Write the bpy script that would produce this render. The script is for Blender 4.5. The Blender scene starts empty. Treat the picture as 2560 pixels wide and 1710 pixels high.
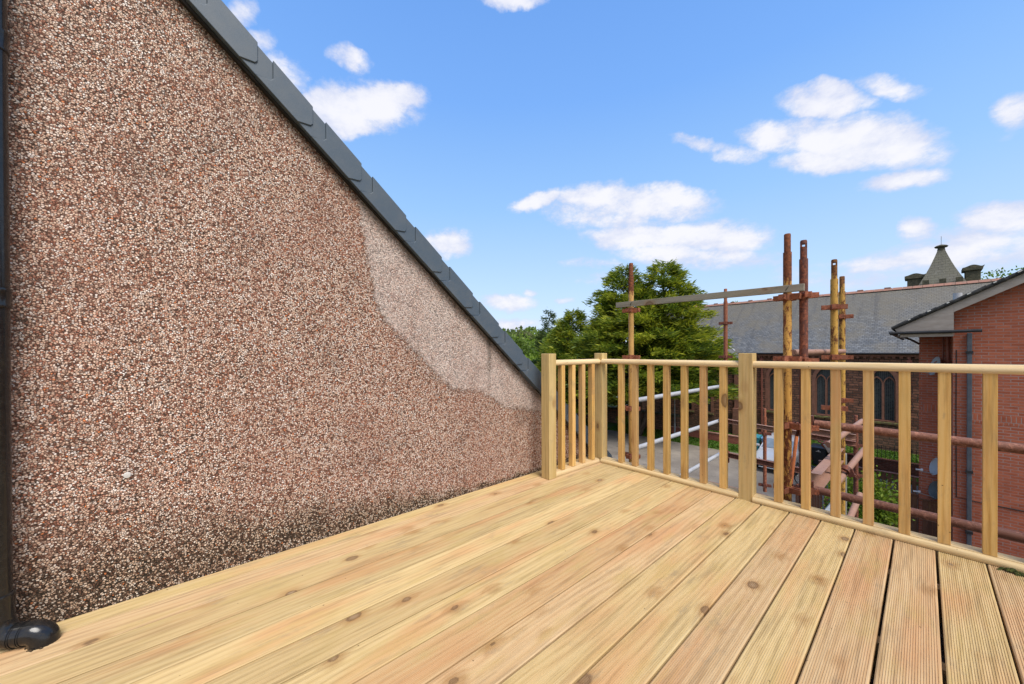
import bpy, bmesh, math, random
import numpy as np
from mathutils import Vector, Matrix
R = math.radians
rnd = random.Random(7)
scene = bpy.context.scene
COL = scene.collection

# ------------------------------------------------------------------ camera
CR = Vector((0.66655577, 0.74544588, -0.00372058))
CU = Vector((-0.00104671, 0.00592693, 0.99998189))
CF = Vector((-0.74545443, 0.6665398, -0.0047309))
FPX, SHY = 920.253, 28.398
cam_d = bpy.data.cameras.new('camera')
cam = bpy.data.objects.new('camera', cam_d)
COL.objects.link(cam)
cam.matrix_world = Matrix(((CR.x, CU.x, -CF.x, 0), (CR.y, CU.y, -CF.y, 0), (CR.z, CU.z, -CF.z, 1.0), (0, 0, 0, 1)))
cam_d.sensor_width = 36.0
cam_d.lens = FPX / 2560 * 36
cam_d.shift_y = SHY / 2560
cam_d.clip_start = 0.05
cam_d.clip_end = 3000
scene.camera = cam

# ------------------------------------------------------------------ sun, sky, exposure
SUN_EL, SUN_AZ = 56.0, 104.0          # azimuth clockwise from +Y
sd = bpy.data.lights.new('sun', 'SUN')
sd.energy = 2.0
sd.angle = R(34)
sd.color = (1.0, 0.955, 0.89)
so = bpy.data.objects.new('sun', sd)
COL.objects.link(so)
sv = Vector((math.sin(R(SUN_AZ)) * math.cos(R(SUN_EL)), math.cos(R(SUN_AZ)) * math.cos(R(SUN_EL)), math.sin(R(SUN_EL))))
so.rotation_euler = sv.to_track_quat('Z', 'Y').to_euler()
so.location = sv * 60
scene.view_settings.view_transform = 'Standard'
scene.view_settings.look = 'None'
scene.view_settings.exposure = 1.22
scene.view_settings.gamma = 1.0


class NT:
    """tiny node-tree builder"""
    def __init__(s, tree):
        s.t = tree
        tree.nodes.clear()

    def n(s, typ, ins=None, out=0, **props):
        nd = s.t.nodes.new(typ)
        for k, v in props.items():
            setattr(nd, k, v)
        if ins:
            for k, v in ins.items():
                sock = nd.inputs[k]
                if isinstance(v, bpy.types.NodeSocket):
                    s.t.links.new(v, sock)
                else:
                    if hasattr(sock.default_value, '__len__') and hasattr(v, '__len__') and len(sock.default_value) == 4 and len(v) == 3:
                        v = (*v, 1.0)
                    sock.default_value = v
        return nd if out is None else nd.outputs[out]

    def m(s, op, a, b=0.0, c=0.0, clamp=False):
        return s.n('ShaderNodeMath', {0: a, 1: b, 2: c}, operation=op, use_clamp=clamp)

    def vm(s, op, a, b=(0, 0, 0), out=0):
        return s.n('ShaderNodeVectorMath', {0: a, 1: b}, operation=op, out=out)

    def mp(s, vec, loc=(0, 0, 0), rot=(0, 0, 0), sc=(1, 1, 1), vt='POINT'):
        return s.n('ShaderNodeMapping', {'Vector': vec, 'Location': loc, 'Rotation': rot, 'Scale': sc}, vector_type=vt)

    def noise(s, vec, scale, det=4, rough=0.55, dist=0.0, out=0):
        return s.n('ShaderNodeTexNoise', {'Vector': vec, 'Scale': scale, 'Detail': det, 'Roughness': rough, 'Distortion': dist}, out=out)

    def mix(s, f, a, b, bt='MIX'):
        nd = s.t.nodes.new('ShaderNodeMix')
        nd.data_type = 'RGBA'
        nd.blend_type = bt
        for k, v in ((0, f), (6, a), (7, b)):
            if isinstance(v, bpy.types.NodeSocket):
                s.t.links.new(v, nd.inputs[k])
            else:
                if k > 0 and len(v) == 3:
                    v = (*v, 1)
                nd.inputs[k].default_value = v
        return nd.outputs[2]

    def ramp(s, f, stops, interp='LINEAR'):
        nd = s.t.nodes.new('ShaderNodeValToRGB')
        nd.color_ramp.interpolation = interp
        el = nd.color_ramp.elements
        while len(el) < len(stops):
            el.new(0.5)
        for e, (p, c) in zip(el, stops):
            e.position = p
            if not hasattr(c, '__len__'):
                c = (c, c, c)
            e.color = (*c[:3], 1)
        s.t.links.new(f, nd.inputs[0])
        return nd.outputs[0]

    def rng(s, f, a, b, c=0.0, d=1.0, smooth=False):
        return s.n('ShaderNodeMapRange', {'Value': f, 'From Min': a, 'From Max': b, 'To Min': c, 'To Max': d},
                   interpolation_type='SMOOTHSTEP' if smooth else 'LINEAR')

    def sep(s, v):
        nd = s.n('ShaderNodeSeparateXYZ', {0: v}, out=None)
        return nd.outputs

    def comb(s, x, y, z):
        return s.n('ShaderNodeCombineXYZ', {0: x, 1: y, 2: z})


# world -------------------------------------------------------------
world = bpy.data.worlds.new('World')
scene.world = world
world.use_nodes = True
W = NT(world.node_tree)
sky = W.n('ShaderNodeTexSky', sky_type='NISHITA', sun_disc=False, sun_elevation=R(SUN_EL), sun_rotation=R(SUN_AZ),
          altitude=60.0, air_density=1.0, dust_density=0.6, ozone_density=2.2)
gen = W.n('ShaderNodeTexCoord', out=0)
gx, gy, gz = W.sep(gen)[:3]
az = W.m('ARCTAN2', gx, gy)                    # azimuth from +Y
el = W.m('ARCSINE', gz)
uv = W.comb(W.m('MULTIPLY', az, W.m('COSINE', el)), el, 0.0)
wn = W.noise(gen, 9.0, 5, 0.6, out=1)
uvw = W.vm('ADD', W.comb(az, el, 0.0), W.vm('MULTIPLY', W.vm('SUBTRACT', wn, (0.5, 0.5, 0.5)), (0.075, 0.055, 0.0)))


def pix_dir(x, y):
    d = CF + CR * ((x - 1280) / FPX) + CU * (-(y - 855 - SHY) / FPX)
    return d


# clouds: (centre x, y, half width, half height, tilt, weight) as read off the photo, turned into azimuth / elevation
CL = [(840, 245, 120, 55, 0, 1), (900, 225, 78, 38, 0, 1), (790, 280, 70, 34, 0, 1), (745, 245, 55, 42, 0, 1), (805, 140, 45, 26, 20, .62),
      (655, 165, 66, 32, 40, .72), (560, 45, 34, 40, 0, .7), (600, 95, 30, 30, 0, .6), (1172, 0, 66, 24, 0, 1), (1028, 560, 54, 32, 0, 1),
      (1165, 695, 62, 20, 0, .9), (1212, 673, 18, 9, 0, .7), (1180, 745, 60, 12, 0, .8), (1230, 463, 55, 20, -24, 1),
      (1385, 455, 100, 32, 0, 1), (1555, 455, 80, 36, 0, 1), (1470, 475, 150, 32, 0, 1), (1380, 500, 160, 28, 5, .72), (1480, 545, 140, 30, 0, 1),
      (1630, 545, 115, 38, 0, 1), (1570, 585, 180, 30, 4, .85), (1880, 232, 105, 32, 0, 1), (1912, 212, 50, 24, 0, 1),
      (1940, 325, 190, 55, 4, 1.1), (1775, 315, 90, 40, 0, .95), (1880, 372, 120, 30, 0, 1), (1605, 325, 60, 16, 6, .75),
      (1700, 352, 66, 24, 0, .75), (2050, 325, 70, 52, 0, 1), (2045, 205, 75, 28, 5, .72), (2052, 415, 110, 24, -12, .95), (2330, 262, 60, 44, -20, .9),
      (2295, 500, 110, 36, 0, 1), (2100, 530, 48, 26, 0, .85), (2215, 580, 270, 46, -8, .82), (2050, 605, 170, 24, -5, .62), (2260, 545, 150, 40, 0, .85),
      (1360, 600, 74, 14, 0, .55), (1300, 692, 22, 8, 0, .55), (1400, 640, 150, 14, 0, .3), (1950, 640, 200, 30, 0, .5)]
field = None
for (cx, cy, hw, hh, tilt, w) in CL:
    k = 1.0907
    d = pix_dir(cx * k, cy * k).normalized()
    a0, e0 = math.atan2(d.x, d.y), math.asin(d.z)

    def ae(x, y):
        q = pix_dir(x * k, y * k).normalized()
        return math.atan2(q.x, q.y), math.asin(q.z)
    t = R(tilt)
    p1 = ae(cx + hw * math.cos(t), cy + hw * math.sin(t))
    p2 = ae(cx + hh * math.sin(t), cy - hh * math.cos(t))
    M2 = np.array([[p1[0] - a0, p2[0] - a0], [p1[1] - e0, p2[1] - e0]])
    Mi = np.linalg.inv(M2 * 1.36)
    off = W.vm('SUBTRACT', uvw, (a0, e0, 0.0))
    ru = W.vm('DOT_PRODUCT', off, (Mi[0, 0], Mi[0, 1], 0), out=1)
    rv = W.vm('DOT_PRODUCT', off, (Mi[1, 0], Mi[1, 1], 0), out=1)
    q = W.m('ADD', W.m('MULTIPLY', ru, ru), W.m('MULTIPLY', rv, rv))
    val = W.m('MULTIPLY', W.m('SUBTRACT', 1.0, q), 1.0)
    val = W.m('MULTIPLY', W.m('MAXIMUM', val, 0.0), w)
    field = val if field is None else W.m('MAXIMUM', field, val)
# unseen clouds behind and above the camera, added to whiten and soften the light
oth = W.noise(W.mp(gen, sc=(1, 1, 2.2)), 2.3, 6, 0.55)
away = W.rng(W.vm('DOT_PRODUCT', gen, tuple(CF), out=1), 0.35, -0.1, 0, 1, True)
field = W.m('MAXIMUM', field, W.m('MULTIPLY', W.rng(oth, 0.40, 0.54), away))
fine = W.noise(W.mp(gen, sc=(1, 1, 1.7)), 13.0, 11, 0.68)
dens = W.m('ADD', field, W.m('MULTIPLY', W.m('SUBTRACT', fine, 0.5), 1.75))
mask = W.rng(dens, 0.05, 0.82, 0, 1, True)
mask = W.m('MULTIPLY', mask, W.rng(field, 0.0, 0.12))
mask = W.m('MULTIPLY', mask, 0.93)
puff = W.noise(W.mp(gen, loc=(3, 1, 0), sc=(1, 1, 2.4)), 11.0, 5, 0.5)
ccol = W.mix(W.rng(W.m('ADD', dens, W.m('MULTIPLY', W.m('SUBTRACT', puff, 0.5), 1.6)), 0.25, 1.15, 0, 1, True), (0.30, 0.32, 0.40), (0.425, 0.42, 0.435))
skyc = W.mix(1.0, sky, (0.085, 0.092, 0.098), 'MULTIPLY')
# the photograph's own blue, deep overhead and paling towards the horizon
grad = W.ramp(W.rng(el, 0.0, 0.95), [(0.0, (0.34, 0.43, 0.53)), (0.18, (0.255, 0.385, 0.54)), (0.38, (0.165, 0.315, 0.53)), (0.62, (0.100, 0.238, 0.52)), (1.0, (0.060, 0.17, 0.44))])
skyc = W.mix(0.85, skyc, grad)
skyc = W.mix(1.0, skyc, (0.93, 0.87, 0.86), 'MULTIPLY')
allc = W.mix(mask, skyc, ccol)
bg = W.n('ShaderNodeBackground', {'Color': allc, 'Strength': 1.0})
W.n('ShaderNodeOutputWorld', {'Surface': bg}, out=None)

# ------------------------------------------------------------------ materials
MAT = {}


def material(name, fn, rough=0.7, spec=0.3, metal=0.0, coat=0.0):
    mt = bpy.data.materials.new(name)
    mt.use_nodes = True
    N = NT(mt.node_tree)
    pos = N.n('ShaderNodeNewGeometry', out=0)
    res = fn(N, pos)
    ins = {'Roughness': rough, 'Specular IOR Level': spec, 'Metallic': metal, 'Coat Weight': coat}
    ins.update(res)
    b = N.n('ShaderNodeBsdfPrincipled', ins)
    N.n('ShaderNodeOutputMaterial', {'Surface': b}, out=None)
    MAT[name] = mt
    return mt


def bump(N, h, strength=0.5, dist=0.01):
    return N.n('ShaderNodeBump', {'Strength': strength, 'Distance': dist, 'Height': h})


def orand(N):
    return N.n('ShaderNodeObjectInfo', out=5)


def wood(name, axis, cols, knot=(0.13, 0.075, 0.04), kd=1.0, tint=0.25, rough=0.62, greens=0.0, kscale=1.0, per_object=True, reds=0.0):
    """sawn pine: grain runs along `axis`; knots bend the grain lines"""
    def fn(N, pos):
        rv = orand(N)
        if per_object:
            pos = N.vm('ADD', pos, N.vm('MULTIPLY', N.comb(rv, rv, rv), (13.0, 37.0, 7.0)))
        x, y, z = N.sep(pos)[:3]
        if axis == 'Y':
            al, a, b = y, x, z
        elif axis == 'Z':
            al, a, b = z, x, y
        else:
            al, a, b = x, y, z
        ab = N.comb(N.m('MULTIPLY', a, 1.0), N.m('MULTIPLY', al, 0.3), b)
        kv = N.n('ShaderNodeTexVoronoi', {'Vector': N.comb(a, N.m('MULTIPLY', al, 0.62), N.m('MULTIPLY', b, 0.8)), 'Scale': 7.5 * kscale, 'Randomness': 1.0}, out=None)
        kdist = N.m('ADD', kv.outputs['Distance'], N.m('MULTIPLY', N.m('SUBTRACT', N.noise(N.comb(a, N.m('MULTIPLY', al, 0.5), b), 42, 4, 0.65), 0.5), 0.09))
        kr, kg, kb = N.sep(kv.outputs['Color'])[:3]
        gate = N.m('GREATER_THAN', kr, 1 - 0.5 * kd)
        size = N.m('ADD', 0.035, N.m('MULTIPLY', N.m('POWER', kg, 2.0), 0.135))
        kn = N.m('MULTIPLY', N.rng(kdist, size, N.m('MULTIPLY', size, 0.62), 0, 1, True), gate)
        ring = N.m('MULTIPLY', N.m('MULTIPLY', N.rng(kdist, N.m('MULTIPLY', size, 1.25), size), N.rng(kdist, N.m('MULTIPLY', size, 0.6), size)), gate)
        halo = N.m('MULTIPLY', N.rng(kdist, 0.36, 0.06, 0, 1, True), gate)
        low = N.noise(N.comb(N.m('MULTIPLY', a, 5), N.m('MULTIPLY', al, 0.55), N.m('MULTIPLY', b, 5)), 1.6, 3, 0.5)
        g = N.m('ADD', N.m('MULTIPLY', a, 75), N.m('ADD', N.m('MULTIPLY', low, 9.0 if axis == 'Y' else 4.5), N.m('MULTIPLY', halo, 2.0 if axis == 'Y' else 1.2)))
        g = N.m('ADD', g, N.m('MULTIPLY', b, 26))
        fib = N.noise(N.comb(N.m('MULTIPLY', a, 1), N.m('MULTIPLY', al, 0.03), b), 330, 4, 0.65)
        lines = N.m('PINGPONG', N.m('ADD', g, N.m('MULTIPLY', fib, 0.5)), 1.0)
        lines = N.m('MULTIPLY', N.m('POWER', lines, 1.8), 0.85)
        c = N.ramp(N.m('ADD', N.m('MULTIPLY', N.m('SUBTRACT', 1.0, lines), 0.42), N.m('MULTIPLY', fib, 0.72)), [(0.15, cols[0]), (0.55, cols[1]), (0.95, cols[2])])
        # broad colour drift: pinkish heartwood and greenish preservative
        t1 = N.noise(N.comb(N.m('MULTIPLY', a, 4.5), N.m('MULTIPLY', al, 0.8), b), 1.9, 3, 0.5)
        c = N.mix(N.rng(t1, 0.45, 0.72, 0, tint * 2.2, True), c, (0.46, 0.205, 0.085))
        t2 = N.noise(N.comb(N.m('MULTIPLY', a, 6), N.m('MULTIPLY', al, 1.4), N.m('ADD', b, 9.0)), 2.1, 4, 0.6)
        c = N.mix(N.rng(t2, 0.48, 0.74, 0, tint * 2.4, True), c, (0.40, 0.285, 0.10))
        c = N.mix(N.m('MULTIPLY', rv, tint * 0.9), c, (0.56, 0.41, 0.20))
        stk = N.noise(N.comb(a, N.m('MULTIPLY', al, 0.045), b), 62, 4, 0.62)
        c = N.mix(N.rng(stk, 0.46, 0.72, 0, 0.42, True), c, tuple(v * 0.55 for v in cols[0]))
        c = N.mix(1.0, c, N.ramp(N.m('FRACT', N.m('MULTIPLY', rv, 7.31)), [(0.0, 0.90), (1.0, 1.12)]), 'MULTIPLY')
        if reds:
            c = N.mix(reds, c, (0.58, 0.21, 0.07))
        if greens:
            c = N.mix(greens, c, (0.38, 0.31, 0.12))
        c = N.mix(N.m('MULTIPLY', N.m('MULTIPLY', halo, N.noise(pos, 9, 4, 0.6)), 1.15), c, (0.27, 0.13, 0.04))
        smu = N.noise(N.comb(N.m('MULTIPLY', a, 3), al, b), 5.5, 5, 0.68)
        c = N.mix(N.rng(smu, 0.56, 0.72, 0, 0.42, True), c, (0.25, 0.19, 0.115))
        kcol = N.mix(N.m('MULTIPLY', N.m('GREATER_THAN', kb, 0.35), N.rng(kdist, 0.0, 0.10, 0.85, 0.35)), knot, (0.33, 0.235, 0.14))
        c = N.mix(N.m('MULTIPLY', kn, N.rng(kb, 0, 1, 0.45, 0.9)), c, kcol)
        c = N.mix(N.m('MULTIPLY', ring, 0.75), c, (0.11, 0.06, 0.03))
        # pin holes and specks
        sp = N.n('ShaderNodeTexVoronoi', {'Vector': pos, 'Scale': 17.0}, out=None)
        spk = N.m('MULTIPLY', N.m('LESS_THAN', sp.outputs['Distance'], 0.055), N.m('GREATER_THAN', N.sep(sp.outputs['Color'])[1], 0.7))
        c = N.mix(N.m('MULTIPLY', spk, 0.7), c, (0.08, 0.045, 0.02))
        return {'Base Color': c, 'Normal': bump(N, fib, 0.25, 0.002), 'Roughness': N.rng(fib, 0.2, 0.8, rough - 0.08, rough + 0.1)}
    return material(name, fn, rough, 0.25)


PALE = [(0.30, 0.19, 0.082), (0.452, 0.325, 0.145), (0.53, 0.395, 0.20)]
GOLD = [(0.48, 0.25, 0.060), (0.65, 0.385, 0.11), (0.71, 0.47, 0.175)]
wood('deck_pine', 'Y', PALE, kd=1.3)
wood('deck_pine_red', 'Y', [(0.33, 0.155, 0.058), (0.475, 0.275, 0.12), (0.53, 0.35, 0.18)], kd=1.45, reds=0.0, tint=0.34)
wood('deck_pine_yellow', 'Y', [(0.30, 0.19, 0.075), (0.445, 0.315, 0.14), (0.52, 0.38, 0.19)], kd=1.45, greens=0.0)
wood('deck_pine_pink', 'Y', [(0.31, 0.18, 0.082), (0.465, 0.305, 0.155), (0.535, 0.38, 0.21)], kd=1.45)
wood('post_pine', 'Z', [(0.48, 0.31, 0.105), (0.60, 0.42, 0.165), (0.66, 0.49, 0.23)], kd=0.9, tint=0.1, greens=0.04)
wood('baluster_pine', 'Z', GOLD, kd=1.1, tint=0.16, kscale=0.8)
wood('baluster_pine_orange', 'Z', [(0.50, 0.24, 0.065), (0.62, 0.35, 0.12), (0.68, 0.45, 0.19)], kd=1.1, tint=0.2, kscale=0.8)
wood('rail_pine', 'X', [(0.57, 0.38, 0.17), (0.66, 0.475, 0.24), (0.71, 0.545, 0.32)], kd=0.4, tint=0.06, rough=0.5)
wood('rail_pine_short', 'Y', [(0.57, 0.38, 0.17), (0.66, 0.475, 0.24), (0.71, 0.545, 0.32)], kd=0.4, tint=0.06, rough=0.5)
wood('base_pine', 'X', [(0.52, 0.35, 0.155), (0.62, 0.45, 0.22), (0.67, 0.51, 0.28)], kd=0.3, tint=0.06)
wood('old_plank', 'X', [(0.18, 0.165, 0.125), (0.25, 0.235, 0.185), (0.31, 0.295, 0.24)], knot=(0.08, 0.06, 0.045), kd=0.9, tint=0.05, rough=0.8)
wood('fence_wood', 'Z', [(0.085, 0.036, 0.022), (0.12, 0.052, 0.032), (0.16, 0.075, 0.048)], knot=(0.05, 0.02, 0.015), kd=0.2, tint=0.05, rough=0.85)
wood('joist_pine', 'X', PALE, kd=0.2)


def pebbledash(N, pos):
    x, y, z = N.sep(pos)[:3]
    w0 = N.vm('MULTIPLY', N.vm('SUBTRACT', N.noise(pos, 130, 2, out=1), (0.5, 0.5, 0.5)), (0.0025, 0.0025, 0.0025))
    pp = N.vm('ADD', pos, w0)
    pp = N.vm('MULTIPLY', pp, (1, 1, 1.12))
    v = N.n('ShaderNodeTexVoronoi', {'Vector': pp, 'Scale': 138.0, 'Randomness': 1.0}, out=None)
    ve = N.n('ShaderNodeTexVoronoi', {'Vector': pp, 'Scale': 138.0, 'Randomness': 1.0}, feature='DISTANCE_TO_EDGE')
    r, g, b = N.sep(v.outputs['Color'])[:3]
    stones = N.ramp(r, [(0.0, (0.04, 0.028, 0.022)), (0.08, (0.19, 0.068, 0.04)), (0.20, (0.38, 0.165, 0.105)), (0.34, (0.24, 0.155, 0.115)), (0.44, (0.53, 0.34, 0.25)),
                        (0.60, (0.62, 0.46, 0.35)), (0.76, (0.74, 0.63, 0.54)), (0.92, (0.86, 0.81, 0.75)), (0.985, (0.60, 0.19, 0.06))], 'CONSTANT')
    stones = N.mix(0.08, stones, (0.60, 0.38, 0.26))
    stones = N.mix(1.0, stones, (1.20, 1.13, 1.09), 'MULTIPLY')
    stones = N.mix(0.35, stones, N.mix(1.0, stones, N.ramp(g, [(0, 0.55), (1, 1.35)]), 'MULTIPLY'))
    gap = N.rng(ve, 0.02, 0.14, 1, 0, True)
    mort = (0.125, 0.074, 0.050)
    c = N.mix(N.m('MULTIPLY', gap, 0.8), stones, mort)
    # broad patches
    l1 = N.noise(pos, 2.2, 4, 0.55)
    c = N.mix(N.rng(l1, 0.42, 0.68, 0, 0.5, True), c, N.mix(0.4, c, (0.40, 0.17, 0.11)))
    l2 = N.noise(N.vm('ADD', pos, (5, 5, 5)), 4.0, 5, 0.6)
    c = N.mix(N.rng(l2, 0.5, 0.75, 0, 0.25, True), c, (0.10, 0.072, 0.055))
    l3 = N.noise(N.vm('ADD', pos, (1, 8, 3)), 26, 3, 0.6)
    c = N.mix(N.rng(l3, 0.60, 0.74, 0, 0.25, True), c, (0.085, 0.052, 0.038))
    # newer lighter dash: above a hand-floated edge
    fc = N.t.nodes.new('ShaderNodeFloatCurve')
    pts = [(0.0, 3.0), (0.735, 2.3), (0.76, 1.82), (0.795, 1.60), (0.83, 1.38), (0.86, 1.25), (1.0, 1.09), (1.163, 0.945), (1.28, 0.82), (1.374, 0.742), (1.473, 0.725),
           (1.686, 0.68), (1.842, 0.57), (2.256, 0.49), (3.5, 0.40)]
    cv = fc.mapping.curves[0]
    for i, (a, bb) in enumerate(pts):
        px, py = a / 4, bb / 4
        if i == 0:
            cv.points[0].location = (px, py)
        elif i == len(pts) - 1:
            cv.points[-1].location = (px, py)
        else:
            cv.points.new(px, py)
    for p_ in cv.points:
        p_.handle_type = 'VECTOR'
    fc.mapping.update()
    wob = N.m('MULTIPLY', N.m('SUBTRACT', N.noise(pos, 20, 7, 0.8), 0.5), 0.16)
    N.t.links.new(N.m('DIVIDE', N.m('ADD', y, wob), 4.0), fc.inputs['Value'])
    edge = N.m('MULTIPLY', fc.outputs[0], 4.0)
    pm = N.rng(N.m('SUBTRACT', N.m('ADD', z, N.m('MULTIPLY', wob, 0.7)), edge), -0.012, 0.022, 0, 1, True)
    lite = N.mix(0.52, c, N.mix(N.m('MULTIPLY', b, 0.5), (0.95, 0.84, 0.76), (0.60, 0.48, 0.41)))
    lite = N.mix(N.m('MULTIPLY', N.m('LESS_THAN', g, 0.16), 0.6), lite, (0.13, 0.105, 0.09))
    c = N.mix(N.m('MULTIPLY', pm, N.rng(N.noise(pos, 6, 4, 0.6), 0.35, 0.6, 0.6, 0.95)), c, lite)
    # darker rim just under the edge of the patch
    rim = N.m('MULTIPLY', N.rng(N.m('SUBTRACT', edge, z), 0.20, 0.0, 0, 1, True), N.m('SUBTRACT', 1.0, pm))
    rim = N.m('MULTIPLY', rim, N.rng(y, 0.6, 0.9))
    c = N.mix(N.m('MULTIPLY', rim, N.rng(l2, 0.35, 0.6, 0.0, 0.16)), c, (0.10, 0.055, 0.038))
    # green-black streak in the patch and splash-back grime at the deck
    st = N.m('MULTIPLY', N.rng(N.m('ABSOLUTE', N.m('SUBTRACT', N.m('ADD', y, N.m('MULTIPLY', wob, 0.5)), 1.70)), 0.035, 0.0, 0, 1, True), N.rng(z, 0.70, 0.95))
    c = N.mix(N.m('MULTIPLY', st, 0.55), c, (0.035, 0.036, 0.022))
    hgt = N.rng(y, -0.5, 1.5, 0.56, 0.05)
    keep = N.m('MULTIPLY', N.rng(r, 0.52, 0.68, 0.24, 0.80), N.m('SUBTRACT', 1.0, N.m('MULTIPLY', gap, 0.80)))
    grimy = N.mix(keep, (0.028, 0.024, 0.014), N.mix(1.0, c, (0.92, 0.90, 0.80), 'MULTIPLY'))
    dirt = N.rng(N.m('SUBTRACT', z, N.m('MULTIPLY', N.m('SUBTRACT', N.noise(pos, 7, 5, 0.65), 0.5), 0.20)), hgt, N.m('MULTIPLY', hgt, 0.15), 0, 1, True)
    c = N.mix(N.m('MULTIPLY', dirt, 0.97), c, grimy)
    # darker band following the underside of the verge
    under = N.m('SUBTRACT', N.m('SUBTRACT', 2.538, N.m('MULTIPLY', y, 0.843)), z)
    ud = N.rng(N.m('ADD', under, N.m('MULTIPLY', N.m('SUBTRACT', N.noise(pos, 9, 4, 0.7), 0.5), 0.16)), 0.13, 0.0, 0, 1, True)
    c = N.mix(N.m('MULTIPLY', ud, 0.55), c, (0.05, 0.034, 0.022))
    h = N.m('MINIMUM', N.m('MULTIPLY', ve, 6.0), 1.0)
    h = N.m('ADD', N.m('ADD', h, N.m('MULTIPLY', r, 0.8)), N.m('MULTIPLY', pm, 1.6))
    return {'Base Color': c, 'Normal': bump(N, h, 0.9, 0.006)}


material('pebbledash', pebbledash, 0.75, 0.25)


def verge_fn(N, pos):
    n = N.noise(pos, 900, 2, 0.5)
    l = N.noise(pos, 9, 4, 0.6)
    c = N.ramp(n, [(0.3, (0.044, 0.064, 0.088)), (0.7, (0.090, 0.118, 0.148))])
    c = N.mix(N.rng(l, 0.4, 0.7, 0, 0.35), c, (0.13, 0.135, 0.135))
    return {'Base Color': c, 'Normal': bump(N, n, 0.25, 0.001)}


material('verge_plastic', verge_fn, 0.5, 0.4)
material('dark_batten', lambda N, p: {'Base Color': N.ramp(N.noise(p, 30, 3), [(0.3, (0.015, 0.012, 0.01)), (0.7, (0.03, 0.024, 0.02))])}, 0.8)
material('black_pvc', lambda N, p: {'Base Color': N.ramp(N.noise(p, 60, 4), [(0.3, (0.008, 0.008, 0.009)), (0.75, (0.02, 0.019, 0.017))]),
                                    'Roughness': N.rng(N.noise(p, 25, 5, 0.7), 0.35, 0.7, 0.08, 0.28)}, 0.25, 0.5)
material('mud', lambda N, p: {'Base Color': N.ramp(N.noise(p, 80, 4), [(0.3, (0.02, 0.012, 0.006)), (0.7, (0.09, 0.06, 0.03))]), 'Normal': bump(N, N.noise(p, 120, 3), 1, 0.01)}, 0.9)
material('moss', lambda N, p: {'Base Color': N.ramp(N.noise(p, 120, 4), [(0.3, (0.012, 0.018, 0.004)), (0.7, (0.09, 0.10, 0.02))]), 'Normal': bump(N, N.noise(p, 160, 3), 1, 0.01)}, 0.95)


def painted_rust(name, paint, rust=(0.17, 0.055, 0.022), cover=0.5, dark=(0.06, 0.022, 0.012), topz=None):
    def fn(N, pos):
        rv = orand(N)
        q = N.vm('ADD', pos, N.vm('MULTIPLY', N.comb(rv, rv, rv), (11, 5, 3)))
        n1 = N.noise(N.vm('MULTIPLY', q, (1, 1, 0.32)), 38, 8, 0.74, 0.4)
        n2 = N.noise(N.vm('MULTIPLY', q, (1, 1, 0.5)), 4.0, 3, 0.5)
        s = N.m('ADD', N.m('MULTIPLY', n1, 0.95), N.m('MULTIPLY', n2, 0.25))
        if topz is not None:
            z = N.sep(pos)[2]
            s = N.m('ADD', s, N.rng(z, topz - 0.14, topz + 0.03, 0, 0.35))
        msk = N.rng(s, 1.02 - cover * 0.78, 1.07 - cover * 0.78, 0, 1, True)
        rc = N.ramp(N.noise(q, 60, 4, 0.6), [(0.3, dark), (0.55, rust), (0.8, tuple(min(1, v * 1.8) for v in rust))])
        pc = N.mix(N.rng(N.noise(q, 12, 4), 0.35, 0.7, 0, 0.45), paint, tuple(v * 0.62 for v in paint))
        fl = N.noise(q, 90, 3, 0.6)
        pc = N.mix(N.m('MULTIPLY', N.m('GREATER_THAN', fl, 0.63), 0.7), pc, rust)
        c = N.mix(msk, pc, rc)
        return {'Base Color': c, 'Normal': bump(N, N.m('ADD', msk, N.m('MULTIPLY', N.noise(q, 150, 3), 0.6)), 0.5, 0.0015), 'Roughness': N.rng(msk, 0, 1, 0.55, 0.85)}
    return material(name, fn, 0.7, 0.3)


_YEL = (0.52, 0.27, 0.055)
painted_rust('pole_yellow_pale', (0.56, 0.32, 0.10), cover=0.42, topz=1.60)
painted_rust('pole_yellow_rusty', (0.56, 0.30, 0.07), cover=0.565, topz=1.60)
painted_rust('pole_yellow_worn', (0.50, 0.28, 0.055), cover=0.52, rust=(0.17, 0.07, 0.02), topz=1.72)
painted_rust('pole_redbrown', (0.115, 0.042, 0.030), cover=0.60, rust=(0.20, 0.065, 0.035), dark=(0.055, 0.022, 0.018))
painted_rust('pole_rust', (0.26, 0.095, 0.050), cover=0.6, rust=(0.30, 0.10, 0.05), dark=(0.12, 0.035, 0.02))
painted_rust('ledger_rust', (0.20, 0.085, 0.055), cover=0.55, rust=(0.27, 0.125, 0.085), dark=(0.10, 0.035, 0.024))
painted_rust('beam_pink', (0.33, 0.185, 0.13), cover=0.42, rust=(0.25, 0.12, 0.08), dark=(0.13, 0.045, 0.03))
painted_rust('brace_orange', (0.52, 0.16, 0.055), cover=0.35, rust=(0.22, 0.07, 0.03))
painted_rust('tube_white', (0.40, 0.40, 0.41), cover=0.22, rust=(0.27, 0.25, 0.24), dark=(0.18, 0.15, 0.13))


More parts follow.
